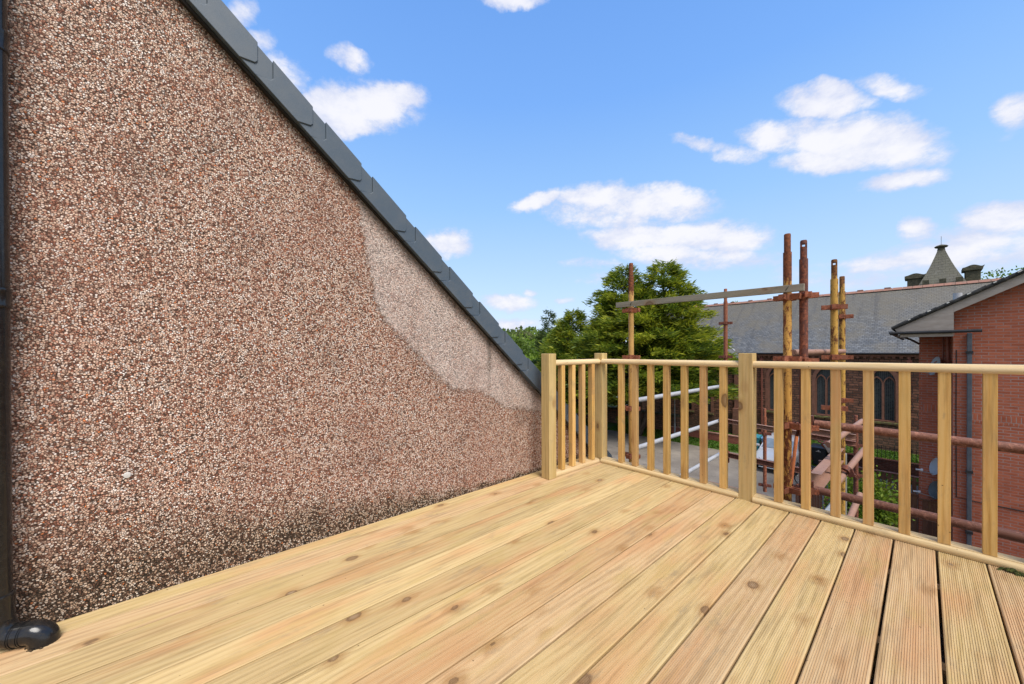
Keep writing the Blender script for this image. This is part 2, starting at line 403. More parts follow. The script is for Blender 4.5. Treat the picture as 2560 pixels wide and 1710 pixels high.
def sandstone(N, pos):
    x, y, z = N.sep(pos)[:3]
    u = N.m('ADD', x, y)
    wob = N.noise(pos, 1.3, 3, 0.6, out=1)
    wx, wy, wz = N.sep(N.vm('MULTIPLY', N.vm('SUBTRACT', wob, (0.5, 0.5, 0.5)), (0.12, 0.12, 0.12)))[:3]
    uv_ = N.comb(N.m('ADD', u, wx), N.m('ADD', z, wz), 0)
    def br(c1, c2, mo, ms=0.05):
        return N.n('ShaderNodeTexBrick', {'Vector': uv_, 'Color1': c1, 'Color2': c2, 'Mortar': mo, 'Scale': 1.0, 'Mortar Size': 0.02, 'Mortar Smooth': ms,
                                          'Bias': 0.0, 'Brick Width': 0.46, 'Row Height': 0.155}, out=None, offset=0.43, squash=0.62, squash_frequency=3)
    b1 = br((0.15, 0.072, 0.050, 1), (0.33, 0.155, 0.10, 1), (0.085, 0.062, 0.050, 1))
    c = b1.outputs[0]
    n1 = N.noise(N.vm('MULTIPLY', pos, (1, 1, 2.4)), 4.2, 6, 0.7)
    c = N.mix(N.rng(n1, 0.44, 0.68, 0, 0.62, True), c, (0.052, 0.040, 0.032))
    n2 = N.noise(N.vm('ADD', pos, (3, 0, 3)), 2.1, 4, 0.6)
    c = N.mix(N.rng(n2, 0.55, 0.75, 0, 0.45, True), c, (0.20, 0.105, 0.065))
    c = N.mix(N.rng(N.noise(pos, 13, 4, 0.7), 0.58, 0.68, 0, 0.35), c, (0.19, 0.155, 0.12))
    low = N.rng(z, -3.4, -4.4, 0, 0.35)
    c = N.mix(low, c, (0.12, 0.10, 0.072))
    return {'Base Color': c, 'Normal': bump(N, N.m('SUBTRACT', N.m('MULTIPLY', N.noise(pos, 9, 5), 0.8), b1.outputs[1]), 0.9, 0.05)}


material('sandstone_rubble', sandstone, 0.9, 0.1)
material('dressed_sandstone', lambda N, p: {'Base Color': N.mix(N.rng(N.noise(p, 5, 5, 0.65), 0.4, 0.7, 0, 0.7), (0.27, 0.13, 0.09), (0.14, 0.08, 0.058)),
                                            'Normal': bump(N, N.noise(p, 30, 4), 0.4, 0.01)}, 0.85, 0.1)
material('mossy_sill', lambda N, p: {'Base Color': N.mix(N.rng(N.noise(p, 7, 4), 0.35, 0.6), (0.19, 0.19, 0.055), (0.12, 0.085, 0.05))}, 0.9)


def slate_fn(hs, N, pos, sx=0.21, sz=0.10):
    x, y, z = N.sep(pos)[:3]
    uv_ = N.comb(N.m('ADD', x, N.m('MULTIPLY', y, 0.0 if hs == 'X' else 1.0)), z, 0)
    if hs == 'Y':
        uv_ = N.comb(y, z, 0)
    b1 = N.n('ShaderNodeTexBrick', {'Vector': uv_, 'Color1': (0.085, 0.092, 0.100, 1), 'Color2': (0.165, 0.172, 0.178, 1), 'Mortar': (0.045, 0.046, 0.047, 1), 'Scale': 1.0,
                                    'Mortar Size': 0.012, 'Mortar Smooth': 0.5, 'Brick Width': sx, 'Row Height': sz}, out=None)
    c = b1.outputs[0]
    n = N.noise(pos, 0.9, 5, 0.62)
    c = N.mix(N.rng(n, 0.40, 0.66, 0, 0.72, True), c, (0.15, 0.13, 0.095))
    up = N.rng(N.m('ADD', z, N.m('MULTIPLY', n, 2.0)), 2.6, 5.2, 0, 0.65)
    c = N.mix(up, c, (0.145, 0.125, 0.088))
    st = N.noise(N.comb(N.m('MULTIPLY', x, 1.6), 0, N.m('MULTIPLY', z, 0.22)), 1.6, 4, 0.6)
    c = N.mix(N.rng(st, 0.52, 0.72, 0, 0.5, True), c, (0.052, 0.052, 0.055))
    wv = N.n('ShaderNodeTexVoronoi', {'Vector': N.comb(N.m('MULTIPLY', u_(N, x, y, hs), 1.0), N.m('MULTIPLY', z, 1.6), 0), 'Scale': 1.5}, out=None)
    wm = N.m('MULTIPLY', N.m('LESS_THAN', wv.outputs['Distance'], 0.07), N.m('GREATER_THAN', N.sep(wv.outputs['Color'])[0], 0.6))
    c = N.mix(N.m('MULTIPLY', wm, 0.55), c, (0.40, 0.39, 0.37))
    c = N.mix(N.rng(N.noise(pos, 11, 4, 0.7), 0.50, 0.70, 0, 0.4), c, (0.20, 0.19, 0.165))
    return {'Base Color': c, 'Normal': bump(N, N.m('SUBTRACT', N.m('MULTIPLY', N.noise(pos, 14, 3), 0.6), b1.outputs[1]), 0.8, 0.03)}


def u_(N, x, y, hs):
    return y if hs == 'Y' else x


material('slates', lambda N, p: slate_fn('X', N, p), 0.55, 0.4)
material('slates_wing', lambda N, p: slate_fn('Y', N, p), 0.6, 0.35)
material('slates_spire', lambda N, p: (lambda d: (d.update({'Base Color': N.mix(N.rng(N.noise(p, 1.2, 4), 0.35, 0.65, 0.25, 0.8), d['Base Color'], (0.14, 0.135, 0.095))}), d)[1])(slate_fn('X', N, p, 0.34, 0.19)), 0.7, 0.3)
material('ridge_tile', lambda N, p: {'Base Color': N.mix(N.rng(N.noise(p, 3, 5, 0.7), 0.4, 0.65), (0.33, 0.16, 0.115), (0.22, 0.14, 0.105))}, 0.8)
material('lead_white', lambda N, p: {'Base Color': N.ramp(N.noise(p, 5, 4), [(0.3, (0.33, 0.34, 0.35)), (0.7, (0.58, 0.59, 0.6))])}, 0.6)
material('dark_gutter', lambda N, p: {'Base Color': N.ramp(N.noise(p, 7, 3), [(0.3, (0.012, 0.012, 0.014)), (0.7, (0.028, 0.028, 0.03))])}, 0.45, 0.4)
material('chimney_stone', lambda N, p: {'Base Color': N.ramp(N.noise(p, 4, 6, 0.7), [(0.3, (0.035, 0.036, 0.026)), (0.55, (0.085, 0.08, 0.05)), (0.8, (0.17, 0.13, 0.08))]), 'Normal': bump(N, N.noise(p, 8, 5), 0.8, 0.04)}, 0.9)


def leaded(N, pos):
    x, y, z = N.sep(pos)[:3]
    b1 = N.n('ShaderNodeTexBrick', {'Vector': N.comb(N.m('ADD', x, y), z, 0), 'Color1': (0.012, 0.017, 0.02, 1), 'Color2': (0.035, 0.045, 0.05, 1), 'Mortar': (0.10, 0.11, 0.11, 1), 'Scale': 1.0,
                                    'Mortar Size': 0.008, 'Mortar Smooth': 0.2, 'Brick Width': 0.085, 'Row Height': 0.085}, offset=0.0, out=None)
    c = N.mix(N.rng(N.noise(pos, 2.3, 3), 0.45, 0.7, 0, 0.5), b1.outputs[0], (0.07, 0.085, 0.085))
    return {'Base Color': c, 'Normal': bump(N, N.noise(pos, 12, 2), 0.5, 0.02)}


material('leaded_glass', leaded, 0.22, 0.5)


def bricks(name, c1, c2, mo, stain=0.3, bw=0.235, rh=0.078, ms=0.009):
    def fn(N, pos):
        x, y, z = N.sep(pos)[:3]
        uv_ = N.comb(N.m('ADD', x, y), z, 0)
        b = N.n('ShaderNodeTexBrick', {'Vector': uv_, 'Color1': (*c1, 1), 'Color2': (*c2, 1), 'Mortar': (*mo, 1), 'Scale': 1.0, 'Mortar Size': ms,
                                       'Mortar Smooth': 0.15, 'Bias': -0.1, 'Brick Width': bw, 'Row Height': rh}, out=None)
        c = b.outputs[0]
        # only some joints keep their pale mortar
        lm = N.noise(N.vm('ADD', pos, (2, 2, 2)), 1.6, 4, 0.6)
        c = N.mix(N.m('MULTIPLY', b.outputs[1], N.rng(lm, 0.60, 0.42, 0.0, 0.4)), c, tuple((a_ + b_) / 2.6 for a_, b_ in zip(c1, c2)))
        n1 = N.noise(pos, 1.1, 5, 0.65)
        c = N.mix(N.rng(n1, 0.45, 0.72, 0, stain, True), c, tuple(v * 0.4 for v in c1))
        n2 = N.noise(N.vm('MULTIPLY', pos, (3, 3, 9)), 2.2, 4, 0.6)
        c = N.mix(N.rng(n2, 0.45, 0.7, 0, 0.3), c, tuple(min(1, v * 1.35) for v in c2))
        return {'Base Color': c, 'Normal': bump(N, N.m('SUBTRACT', N.m('MULTIPLY', N.noise(pos, 40, 3), 0.5), b.outputs[1]), 0.6, 0.008)}
    return material(name, fn, 0.85, 0.15)


bricks('red_brick', (0.31, 0.085, 0.045), (0.41, 0.125, 0.068), (0.31, 0.22, 0.19))
bricks('wall_brick', (0.10, 0.035, 0.025), (0.16, 0.055, 0.038), (0.13, 0.10, 0.085), 0.85)
bricks('low_red_wall', (0.27, 0.085, 0.055), (0.33, 0.11, 0.075), (0.30, 0.13, 0.10), 0.35)
bricks('soldier_brick', (0.30, 0.082, 0.044), (0.40, 0.122, 0.066), (0.31, 0.22, 0.19), 0.3, bw=0.078, rh=0.225)
material('coping_pink', lambda N, p: {'Base Color': N.ramp(N.noise(p, 6, 4), [(0.3, (0.26, 0.12, 0.09)), (0.7, (0.38, 0.22, 0.17))])}, 0.85)
material('coping_pale', lambda N, p: {'Base Color': N.ramp(N.noise(p, 6, 4), [(0.3, (0.30, 0.22, 0.16)), (0.7, (0.46, 0.36, 0.28))])}, 0.85)
material('bargeboard', lambda N, p: {'Base Color': N.ramp(N.noise(N.vm('MULTIPLY', p, (1, 1, 3)), 4, 5, 0.65), [(0.3, (0.27, 0.225, 0.19)), (0.7, (0.36, 0.31, 0.27))])}, 0.7)
material('roof_concrete_tile', lambda N, p: {'Base Color': N.ramp(N.noise(p, 8, 5, 0.7), [(0.35, (0.016, 0.016, 0.016)), (0.6, (0.045, 0.043, 0.04)), (0.8, (0.16, 0.13, 0.10))]), 'Normal': bump(N, N.noise(p, 20, 4), 0.8, 0.02)}, 0.9)
material('grey_upvc', lambda N, p: {'Base Color': N.ramp(N.noise(p, 9, 3), [(0.3, (0.055, 0.062, 0.075)), (0.7, (0.085, 0.095, 0.11))])}, 0.4, 0.4)
material('pale_mark', lambda N, p: {'Base Color': N.ramp(N.noise(p, 9, 3), [(0.3, (0.5, 0.47, 0.42)), (0.7, (0.62, 0.6, 0.56))])}, 0.8)
material('brown_pipe', lambda N, p: {'Base Color': N.ramp(N.noise(p, 9, 3), [(0.3, (0.19, 0.065, 0.045)), (0.7, (0.25, 0.09, 0.06))])}, 0.55)


def ground_fn(N, pos):
    n = N.noise(pos, 0.6, 6, 0.6)
    c = N.ramp(n, [(0.3, (0.075, 0.11, 0.025)), (0.7, (0.12, 0.16, 0.045))])
    return {'Base Color': c}


material('field', ground_fn, 0.95, 0.1)


def asphalt_fn(N, pos):
    n = N.noise(pos, 0.55, 5, 0.62)
    f = N.noise(pos, 24, 4, 0.7)
    c = N.ramp(n, [(0.3, (0.135, 0.113, 0.093)), (0.5, (0.20, 0.172, 0.142)), (0.72, (0.28, 0.24, 0.195))])
    c = N.mix(N.rng(f, 0.5, 0.72, 0, 0.55), c, (0.30, 0.27, 0.235))
    c = N.mix(N.rng(N.noise(N.vm('ADD', pos, (9, 2, 0)), 1.3, 4, 0.7), 0.58, 0.7, 0, 0.55, True), c, (0.06, 0.052, 0.045))
    return {'Base Color': c, 'Normal': bump(N, f, 0.4, 0.01)}


material('old_asphalt', asphalt_fn, 0.9, 0.15)
material('brick_paving', lambda N, p: (lambda b: {'Base Color': N.mix(N.rng(N.noise(p, 3, 4), 0.4, 0.7, 0, 0.5), b, (0.20, 0.13, 0.10))})(
    N.n('ShaderNodeTexBrick', {'Vector': p, 'Color1': (0.27, 0.12, 0.09, 1), 'Color2': (0.34, 0.16, 0.125, 1), 'Mortar': (0.12, 0.07, 0.055, 1), 'Scale': 1.0, 'Mortar Size': 0.012, 'Brick Width': 0.3, 'Row Height': 0.15})), 0.9)
material('soil', lambda N, p: {'Base Color': N.ramp(N.noise(p, 5, 6, 0.7), [(0.3, (0.05, 0.032, 0.022)), (0.7, (0.16, 0.10, 0.075))]), 'Normal': bump(N, N.noise(p, 12, 4), 1, 0.05)}, 0.95)


def toned(name, stops, trans=0.42):
    """leaf surface: light both bounces off it and glows through it"""
    mt = bpy.data.materials.new(name)
    mt.use_nodes = True
    N = NT(mt.node_tree)
    a = N.n('ShaderNodeAttribute', attribute_name='tone', out=None)
    c = N.ramp(a.outputs['Fac'], stops)
    b = N.n('ShaderNodeBsdfPrincipled', {'Base Color': c, 'Roughness': 0.55, 'Specular IOR Level': 0.25})
    t = N.n('ShaderNodeBsdfTranslucent', {'Color': N.mix(1.0, c, (1.0, 1.0, 0.7), 'MULTIPLY')})
    mx = N.n('ShaderNodeMixShader', {0: trans, 1: b, 2: t})
    N.n('ShaderNodeOutputMaterial', {'Surface': mx}, out=None)
    MAT[name] = mt


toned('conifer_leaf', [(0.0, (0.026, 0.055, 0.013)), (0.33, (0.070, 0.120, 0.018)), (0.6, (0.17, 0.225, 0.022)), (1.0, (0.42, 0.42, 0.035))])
toned('spruce_leaf', [(0.0, (0.03, 0.055, 0.02)), (0.6, (0.07, 0.11, 0.03)), (1.0, (0.13, 0.17, 0.04))])
toned('spring_leaf', [(0.0, (0.08, 0.14, 0.015)), (0.5, (0.18, 0.28, 0.03)), (1.0, (0.34, 0.44, 0.06))])
toned('broad_leaf', [(0.0, (0.06, 0.10, 0.02)), (0.5, (0.15, 0.22, 0.04)), (1.0, (0.27, 0.35, 0.075))])
toned('bare_crown', [(0.0, (0.09, 0.10, 0.045)), (0.5, (0.15, 0.16, 0.07)), (1.0, (0.22, 0.24, 0.10))])
toned('shrub_leaf', [(0.0, (0.025, 0.055, 0.008)), (0.5, (0.08, 0.15, 0.012)), (1.0, (0.20, 0.27, 0.025))])
toned('grass_blade', [(0.0, (0.045, 0.10, 0.01)), (0.5, (0.075, 0.165, 0.014)), (1.0, (0.13, 0.22, 0.03))])
material('bark', lambda N, p: {'Base Color': N.ramp(N.noise(N.vm('MULTIPLY', p, (1, 1, 0.3)), 12, 4), [(0.3, (0.035, 0.025, 0.018)), (0.7, (0.10, 0.075, 0.055))])}, 0.9)
material('dry_twig', lambda N, p: {'Base Color': N.ramp(N.noise(p, 12, 3), [(0.3, (0.16, 0.125, 0.085)), (0.7, (0.34, 0.28, 0.20))])}, 0.9)
material('car_paint', lambda N, p: {'Base Color': (0.50, 0.50, 0.50, 1)}, 0.28, 0.5, 0.15, 0.6)
material('car_glass', lambda N, p: {'Base Color': N.ramp(N.noise(p, 0.8, 3), [(0.4, (0.10, 0.13, 0.15)), (0.7, (0.22, 0.26, 0.29))])}, 0.06, 0.8)
material('black_plastic', lambda N, p: {'Base Color': N.ramp(N.noise(p, 9, 3), [(0.3, (0.010, 0.012, 0.015)), (0.7, (0.022, 0.026, 0.032))])}, 0.4, 0.4)
material('rubber', lambda N, p: {'Base Color': N.ramp(N.noise(p, 9, 3), [(0.3, (0.012, 0.012, 0.012)), (0.7, (0.03, 0.03, 0.03))])}, 0.8)
material('alloy', lambda N, p: {'Base Color': (0.42, 0.43, 0.45, 1)}, 0.35, 0.5, 0.6)
material('lamp_glass', lambda N, p: {'Base Color': (0.55, 0.57, 0.6, 1)}, 0.1, 0.6)
material('plate_white', lambda N, p: {'Base Color': (0.70, 0.70, 0.69, 1)}, 0.4)
material('teal_plastic', lambda N, p: {'Base Color': N.ramp(N.noise(p, 4, 3), [(0.3, (0.035, 0.20, 0.24)), (0.7, (0.055, 0.26, 0.30))])}, 0.45, 0.4)
material('blue_plastic', lambda N, p: {'Base Color': N.ramp(N.noise(p, 4, 3), [(0.3, (0.09, 0.19, 0.32)), (0.7, (0.13, 0.26, 0.41))])}, 0.45, 0.4)
material('dish_grey', lambda N, p: {'Base Color': N.mix(N.rng(N.noise(p, 5, 4), 0.6, 0.72), (0.26, 0.28, 0.30), (0.24, 0.13, 0.08))}, 0.5, 0.4)
material('dish_dark', lambda N, p: {'Base Color': N.ramp(N.noise(p, 5, 4), [(0.3, (0.035, 0.037, 0.04)), (0.7, (0.07, 0.072, 0.075))])}, 0.5, 0.4)
material('galv', lambda N, p: {'Base Color': N.ramp(N.noise(p, 15, 4), [(0.3, (0.24, 0.25, 0.26)), (0.7, (0.42, 0.43, 0.44))])}, 0.45, 0.5, 0.3)
material('iron_black', lambda N, p: {'Base Color': (0.015, 0.017, 0.017, 1)}, 0.6)
material('concrete', lambda N, p: {'Base Color': N.ramp(N.noise(p, 14, 5, 0.7), [(0.3, (0.13, 0.125, 0.11)), (0.7, (0.27, 0.26, 0.235))]), 'Normal': bump(N, N.noise(p, 60, 3), 0.6, 0.01)}, 0.9)
material('bike_red', lambda N, p: {'Base Color': (0.35, 0.02, 0.015, 1)}, 0.3, 0.5)
material('felt_grey', lambda N, p: {'Base Color': N.ramp(N.noise(p, 7, 5, 0.7), [(0.3, (0.20, 0.215, 0.21)), (0.7, (0.33, 0.34, 0.33))])}, 0.85)
material('render_wall', lambda N, p: {'Base Color': N.ramp(N.noise(p, 5, 5, 0.7), [(0.3, (0.30, 0.22, 0.18)), (0.7, (0.42, 0.33, 0.27))])}, 0.9)
material('white_wash', lambda N, p: {'Base Color': N.ramp(N.noise(p, 2, 4), [(0.3, (0.42, 0.42, 0.43)), (0.7, (0.55, 0.55, 0.56))])}, 0.8)
material('wire', lambda N, p: {'Base Color': (0.03, 0.035, 0.03, 1)}, 0.6)


# ------------------------------------------------------------------ mesh helpers
class MB:
    def __init__(s):
        s.v = []
        s.f = []

    def add(s, vs, fs):
        k = len(s.v)
        s.v += [tuple(p) for p in vs]
        s.f += [tuple(i + k for i in f) for f in fs]
        return s

    def box(s, x0, x1, y0, y1, z0, z1):
        return s.add([(x0, y0, z0), (x1, y0, z0), (x1, y1, z0), (x0, y1, z0), (x0, y0, z1), (x1, y0, z1), (x1, y1, z1), (x0, y1, z1)],
                     [(0, 3, 2, 1), (4, 5, 6, 7), (0, 1, 5, 4), (1, 2, 6, 5), (2, 3, 7, 6), (3, 0, 4, 7)])

    def obox(s, c, ax, ay, az_, hx, hy, hz):
        c, ax, ay, az_ = Vector(c), Vector(ax).normalized(), Vector(ay).normalized(), Vector(az_).normalized()
        vs = []
        for sz in (-1, 1):
            for sx, sy in ((-1, -1), (1, -1), (1, 1), (-1, 1)):
                vs.append(c + ax * hx * sx + ay * hy * sy + az_ * hz * sz)
        return s.add(vs, [(0, 3, 2, 1), (4, 5, 6, 7), (0, 1, 5, 4), (1, 2, 6, 5), (2, 3, 7, 6), (3, 0, 4, 7)])

    def prism(s, poly, axis, a0, a1):
        """extrude a closed 2D polygon along an axis; axis X: poly=(y,z); Y: (x,z); Z: (x,y)"""
        def P(p, a):
            return (a, p[0], p[1]) if axis == 'X' else ((p[0], a, p[1]) if axis == 'Y' else (p[0], p[1], a))
        n = len(poly)
        vs = [P(p, a0) for p in poly] + [P(p, a1) for p in poly]
        fs = [tuple(range(n))[::-1], tuple(range(n, 2 * n))]
        fs += [(i, (i + 1) % n, n + (i + 1) % n, n + i) for i in range(n)]
        return s.add(vs, fs)

    def tube(s, pts, r, n=16, cap=True, hollow=0.0):
        pts = [Vector(p) for p in pts]
        rs = r if hasattr(r, '__len__') else [r] * len(pts)
        k = len(s.v)
        prev = None
        for i, p in enumerate(pts):
            d = (pts[min(i + 1, len(pts) - 1)] - pts[max(i - 1, 0)]).normalized()
            if prev is None:
                a = d.cross(Vector((0, 0, 1)))
                if a.length < 1e-3:
                    a = d.cross(Vector((1, 0, 0)))
            else:
                a = prev - d * prev.dot(d)
            a.normalize()
            prev = a
            b = d.cross(a)
            for j in range(n):
                t = 2 * math.pi * j / n
                s.v.append(tuple(p + (a * math.cos(t) + b * math.sin(t)) * rs[i]))
        for i in range(len(pts) - 1):
            for j in range(n):
                s.f.append((k + i * n + j, k + i * n + (j + 1) % n, k + (i + 1) * n + (j + 1) % n, k + (i + 1) * n + j))
        if cap:
            s.f.append(tuple(k + j for j in range(n))[::-1])
            m = k + (len(pts) - 1) * n
            s.f.append(tuple(m + j for j in range(n)))
        return s

    def lathe(s, c, prof, n=24, axis=(0, 0, 1)):
        c = Vector(c)
        w = Vector(axis).normalized()
        a = w.cross(Vector((0, 1, 0)))
        if a.length < 1e-3:
            a = w.cross(Vector((1, 0, 0)))
        a.normalize()
        b = w.cross(a)
        k = len(s.v)
        for (r, h) in prof:
            for j in range(n):
                t = 2 * math.pi * j / n
                s.v.append(tuple(c + w * h + (a * math.cos(t) + b * math.sin(t)) * r))
        for i in range(len(prof) - 1):
            for j in range(n):
                s.f.append((k + i * n + j, k + i * n + (j + 1) % n, k + (i + 1) * n + (j + 1) % n, k + (i + 1) * n + j))
        return s

    def build(s, name, mat, parent=None, smooth=False, bevel=0.0, tone=None, angle=40):
        org = abs_loc(parent) if parent else Vector((0, 0, 0))
        me = bpy.data.meshes.new(name)
        va = np.array(s.v, dtype=np.float64) - np.array(org)
        me.from_pydata(va.tolist(), [], s.f)
        me.validate()
        bm = bmesh.new()
        bm.from_mesh(me)
        if tone is None:
            bmesh.ops.recalc_face_normals(bm, faces=bm.faces)
        bm.to_mesh(me)
        bm.free()
        me.materials.append(MAT[mat])
        if smooth:
            for p in me.polygons:
                p.use_smooth = True
            try:
                me.set_sharp_from_angle(angle=R(angle))
            except Exception:
                pass
        if tone is not None:
            at = me.attributes.new('tone', 'FLOAT', 'FACE')
            at.data.foreach_set('value', np.asarray(tone, dtype=np.float32))
        o = bpy.data.objects.new(name, me)
        COL.objects.link(o)
        if parent:
            o.parent = parent
        if bevel:
            md = o.modifiers.new('bevel', 'BEVEL')
            md.width = bevel
            md.segments = 2
            md.limit_method = 'ANGLE'
            md.angle_limit = R(35)
        return o


def abs_loc(o):
    l = Vector((0, 0, 0))
    while o:
        l += o.location
        o = o.parent
    return l


def tag(o, label=None, cat=None, group=None, kind=None):
    if label:
        o['label'] = label
    if cat:
        o['category'] = cat
    if group:
        o['group'] = group
    if kind:
        o['kind'] = kind
    return o


def thing(name, loc, label, cat, group=None):
    o = bpy.data.objects.new(name, None)
    o.empty_display_size = 0.2
    o.location = loc
    COL.objects.link(o)
    return tag(o, label, cat, group)


def on_y(x, y, Y):
    d = pix_dir(x, y)
    return Vector((0, 0, 1)) + d * (Y / d.y)


# ================================================================== SETTING
def sheet(name, x0, x1, y0, y1, z, mat, nx=1, ny=1):
    m = MB()
    m.add([(x0, y0, z), (x1, y0, z), (x1, y1, z), (x0, y1, z)], [(0, 1, 2, 3)])
    return tag(m.build(name, mat), kind='structure')


g = sheet('ground', -900, 900, -600, 1200, -5.02, 'field')
sheet('yard', -24, 8, 3.3, 24.2, -5.008, 'old_asphalt')
sheet('garden_soil', -2.4, 3.2, 11.0, 20.2, -5.0, 'soil')
sheet('paving', -6.6, -4.3, 15.6, 18.05, -5.0, 'brick_paving')


def grass(name, x0, x1, y0, y1, z, n, seed, h=0.09):
    rs = np.random.RandomState(seed)
    m = MB()
    px = rs.uniform(x0, x1, n)
    py = rs.uniform(y0, y1, n)
    a = rs.uniform(0, 6.28, n)
    w = rs.uniform(0.03, 0.07, n)
    hh = rs.uniform(0.4, 1.2, n) * h
    lx, ly = rs.normal(0, .05, n), rs.normal(0, .05, n)
    V = np.stack([np.stack([px - w * np.cos(a), py - w * np.sin(a), np.full(n, z)], 1),
                  np.stack([px + w * np.cos(a), py + w * np.sin(a), np.full(n, z)], 1),
                  np.stack([px + lx, py + ly, z + hh], 1)], 1).reshape(-1, 3)
    m.v = V.tolist()
    m.f = [(3 * i, 3 * i + 1, 3 * i + 2) for i in range(n)]
    tn = np.clip(0.5 + 0.3 * np.sin(px * 1.7) * np.cos(py * 2.3) + rs.normal(0, .22, n), 0, 1)
    return tag(m.build(name, 'grass_blade', tone=tn), kind='stuff', label='short green grass', cat='grass')


gm = sheet('lawn', -17, 4, 24.2, 31.2, -5.004, 'field')
o = grass('grass', -16.5, 3.2, 24.25, 31.15, -5.0, 26000, 3)
o['label'] = 'short bright green grass between the yard and the church wall'

# ================================================================== NEIGHBOURING HOUSE (pebbledash gable)
WX = -2.155
hs = thing('neighbouring_house', (WX - 2, 1, -5), 'pebble-dashed gable house with grey verge caps, close on the left of the deck', 'house')


def zb(y):
    return 2.538 - 0.843 * y + 0.03


YA = -1.6
m = MB()
zt = zb(YA)
gy0 = 2 * YA - 3.22
m.prism([(3.22, -5.0), (3.22, zb(3.22)), (YA, zt), (gy0, zb(3.22)), (gy0, -5.0)], 'X', WX - 7.5, WX)
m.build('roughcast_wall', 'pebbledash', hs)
m = MB()


def ztop(y):
    return 2.698 - 0.852 * y


# roof slab behind the verge
sl = Vector((0, 1, -0.852)).normalized()
nr = Vector((0, 0.852, 1)).normalized()
for sgn in (1,):
    p0 = (YA, ztop(YA) - 0.02)
    p1 = (3.36, ztop(3.36) - 0.02)
    m.prism([p0, p1, (p1[0] - 0.03, p1[1] - 0.10), (p0[0], p0[1] - 0.13)], 'X', WX - 7.6, WX - 0.06)
    m.prism([p0, (2 * YA - p1[0], p1[1]), (2 * YA - p1[0] + 0.03, p1[1] - 0.10), (p0[0], p0[1] - 0.13)], 'X', WX - 7.6, WX - 0.06)
m.build('roof', 'roof_concrete_tile', hs)
# dark batten strip under the caps
m = MB()
m.prism([(YA, ztop(YA) - 0.09), (3.3, ztop(3.3) - 0.09), (3.3, zb(3.3) - 0.045), (YA, zb(YA) - 0.045)], 'X', WX - 0.02, WX + 0.022)
m.build('undercloak', 'dark_batten', hs)
tops = [-1.449, -1.203, -0.957, -0.711, -0.465, -0.219, 0.027, 0.273, 0.509, 0.755, 1.022, 1.27, 1.518, 1.754, 1.997, 2.243, 2.49, 2.74, 2.99, 3.235]
FX = WX + 0.05
prevy = -1.7
for i, yt in enumerate(tops):
    m = MB()
    def T(y, dz=0.0):
        return (y, ztop(y) + dz)
    def B(y, dz=0.0):
        return (y, ztop(y) - 0.155 + dz)
    drop = 0.095
    # lower, recessed seat running on to the next cap
    ye = yt + 0.062
    zc = ztop(yt)
    cor = (yt, zc - drop)
    by = yt - (0.155 - drop) / 0.852          # where the horizontal cut meets the bottom edge
    cor2 = (ye, ztop(ye) - drop)
    by2 = ye - (0.155 - drop) / 0.852
    y0 = prevy + 0.068
    c0 = (y0, ztop(y0) - drop)
    b0 = y0 - (0.155 - drop) / 0.852
    m.prism([T(y0, -0.004), T(ye, -0.004), cor2, B(by2), B(b0), c0], 'X', FX - 0.108, FX - 0.006)
    # raised body with the chevron end
    y1 = prevy + 0.062 if i else prevy
    c1 = (y1, ztop(y1) - drop)
    b1 = y1 - (0.155 - drop) / 0.852
    m.prism([T(y1, 0.006), T(yt, 0.006), (cor[0], cor[1] + 0.012), (cor[0] - 0.010, cor[1]), B(by, -0.003), B(b1, -0.003), (c1[0] - 0.01, c1[1]), (c1[0], c1[1] + 0.012)], 'X', FX - 0.112, FX)
    o = m.build('verge_cap', 'verge_plastic', hs, bevel=0.0025)
    prevy = yt
m = MB()
m.tube([(WX + 0.045, 3.34, -0.20), (WX - 7.5, 3.34, -0.20)], 0.055, 12)
m.build('gutter', 'dark_gutter', hs, smooth=True)

# small white fleck of paint on the wall
m = MB()
m.lathe((WX + 0.004, -0.171, 0.504), [(0.0, 0.004), (0.010, 0.003), (0.013, -0.004)], 9, (1, 0, 0))
m.build('paint_fleck', 'pale_mark', hs, smooth=True)

# ================================================================== HOUSE BELOW THE DECK
hb = thing('host_house', (0, 0, -5), 'rendered house wall carrying the roof deck, seen just below the railing', 'house')
m = MB()
m.box(WX + 0.004, 3.4, -2.6, 2.80, -5.0, -0.20)
m.build('wall', 'render_wall', hb)

# ================================================================== DOWNPIPE
dp = thing('downpipe', (-2.083, -0.473, 0), 'glossy black plastic downpipe ending in an elbow through the deck corner', 'pipe')
C = Vector((-2.083, -0.473, 0))
m = MB()
m.tube([C + Vector((0, 0, 1.18)), C + Vector((0, 0, 3.2))], 0.034, 28)
m.tube([C + Vector((0, 0, 0.14)), C + Vector((0, 0, 1.20))], 0.0335, 28)
m.build('pipe', 'black_pvc', dp, smooth=True)
for z0, z1, r_ in ((2.02, 2.09, 0.038), (1.155, 1.22, 0.038), (0.095, 0.185, 0.0385)):
    m = MB()
    m.lathe(C, [(0.033, z0 - 0.002), (r_, z0), (r_ + 0.0015, z0 + 0.004), (r_, z0 + 0.010), (r_, z1 - 0.012), (r_ + 0.002, z1 - 0.006), (r_, z1), (0.033, z1 + 0.002)], 28)
    m.build('socket', 'black_pvc', dp, smooth=True)
hd = Vector((0.42, 0.907, 0)).normalized()
m = MB()
P0 = C + Vector((0, 0, 0.12))
pts = [P0 + Vector((0, 0, 0.02)), P0]
for k in range(1, 8):
    t = k / 7 * math.pi / 2
    pts.append(P0 + hd * (0.042 * (1 - math.cos(t))) + Vector((0, 0, -0.080 * math.sin(t))))
Q = pts[-1] + hd * 0.044
pts.append(Q)
for k in range(1, 9):
    t = k / 8 * math.pi / 2
    pts.append(Q + hd * (0.034 * math.sin(t)) + Vector((0, 0, -0.036 * (1 - math.cos(t)))))
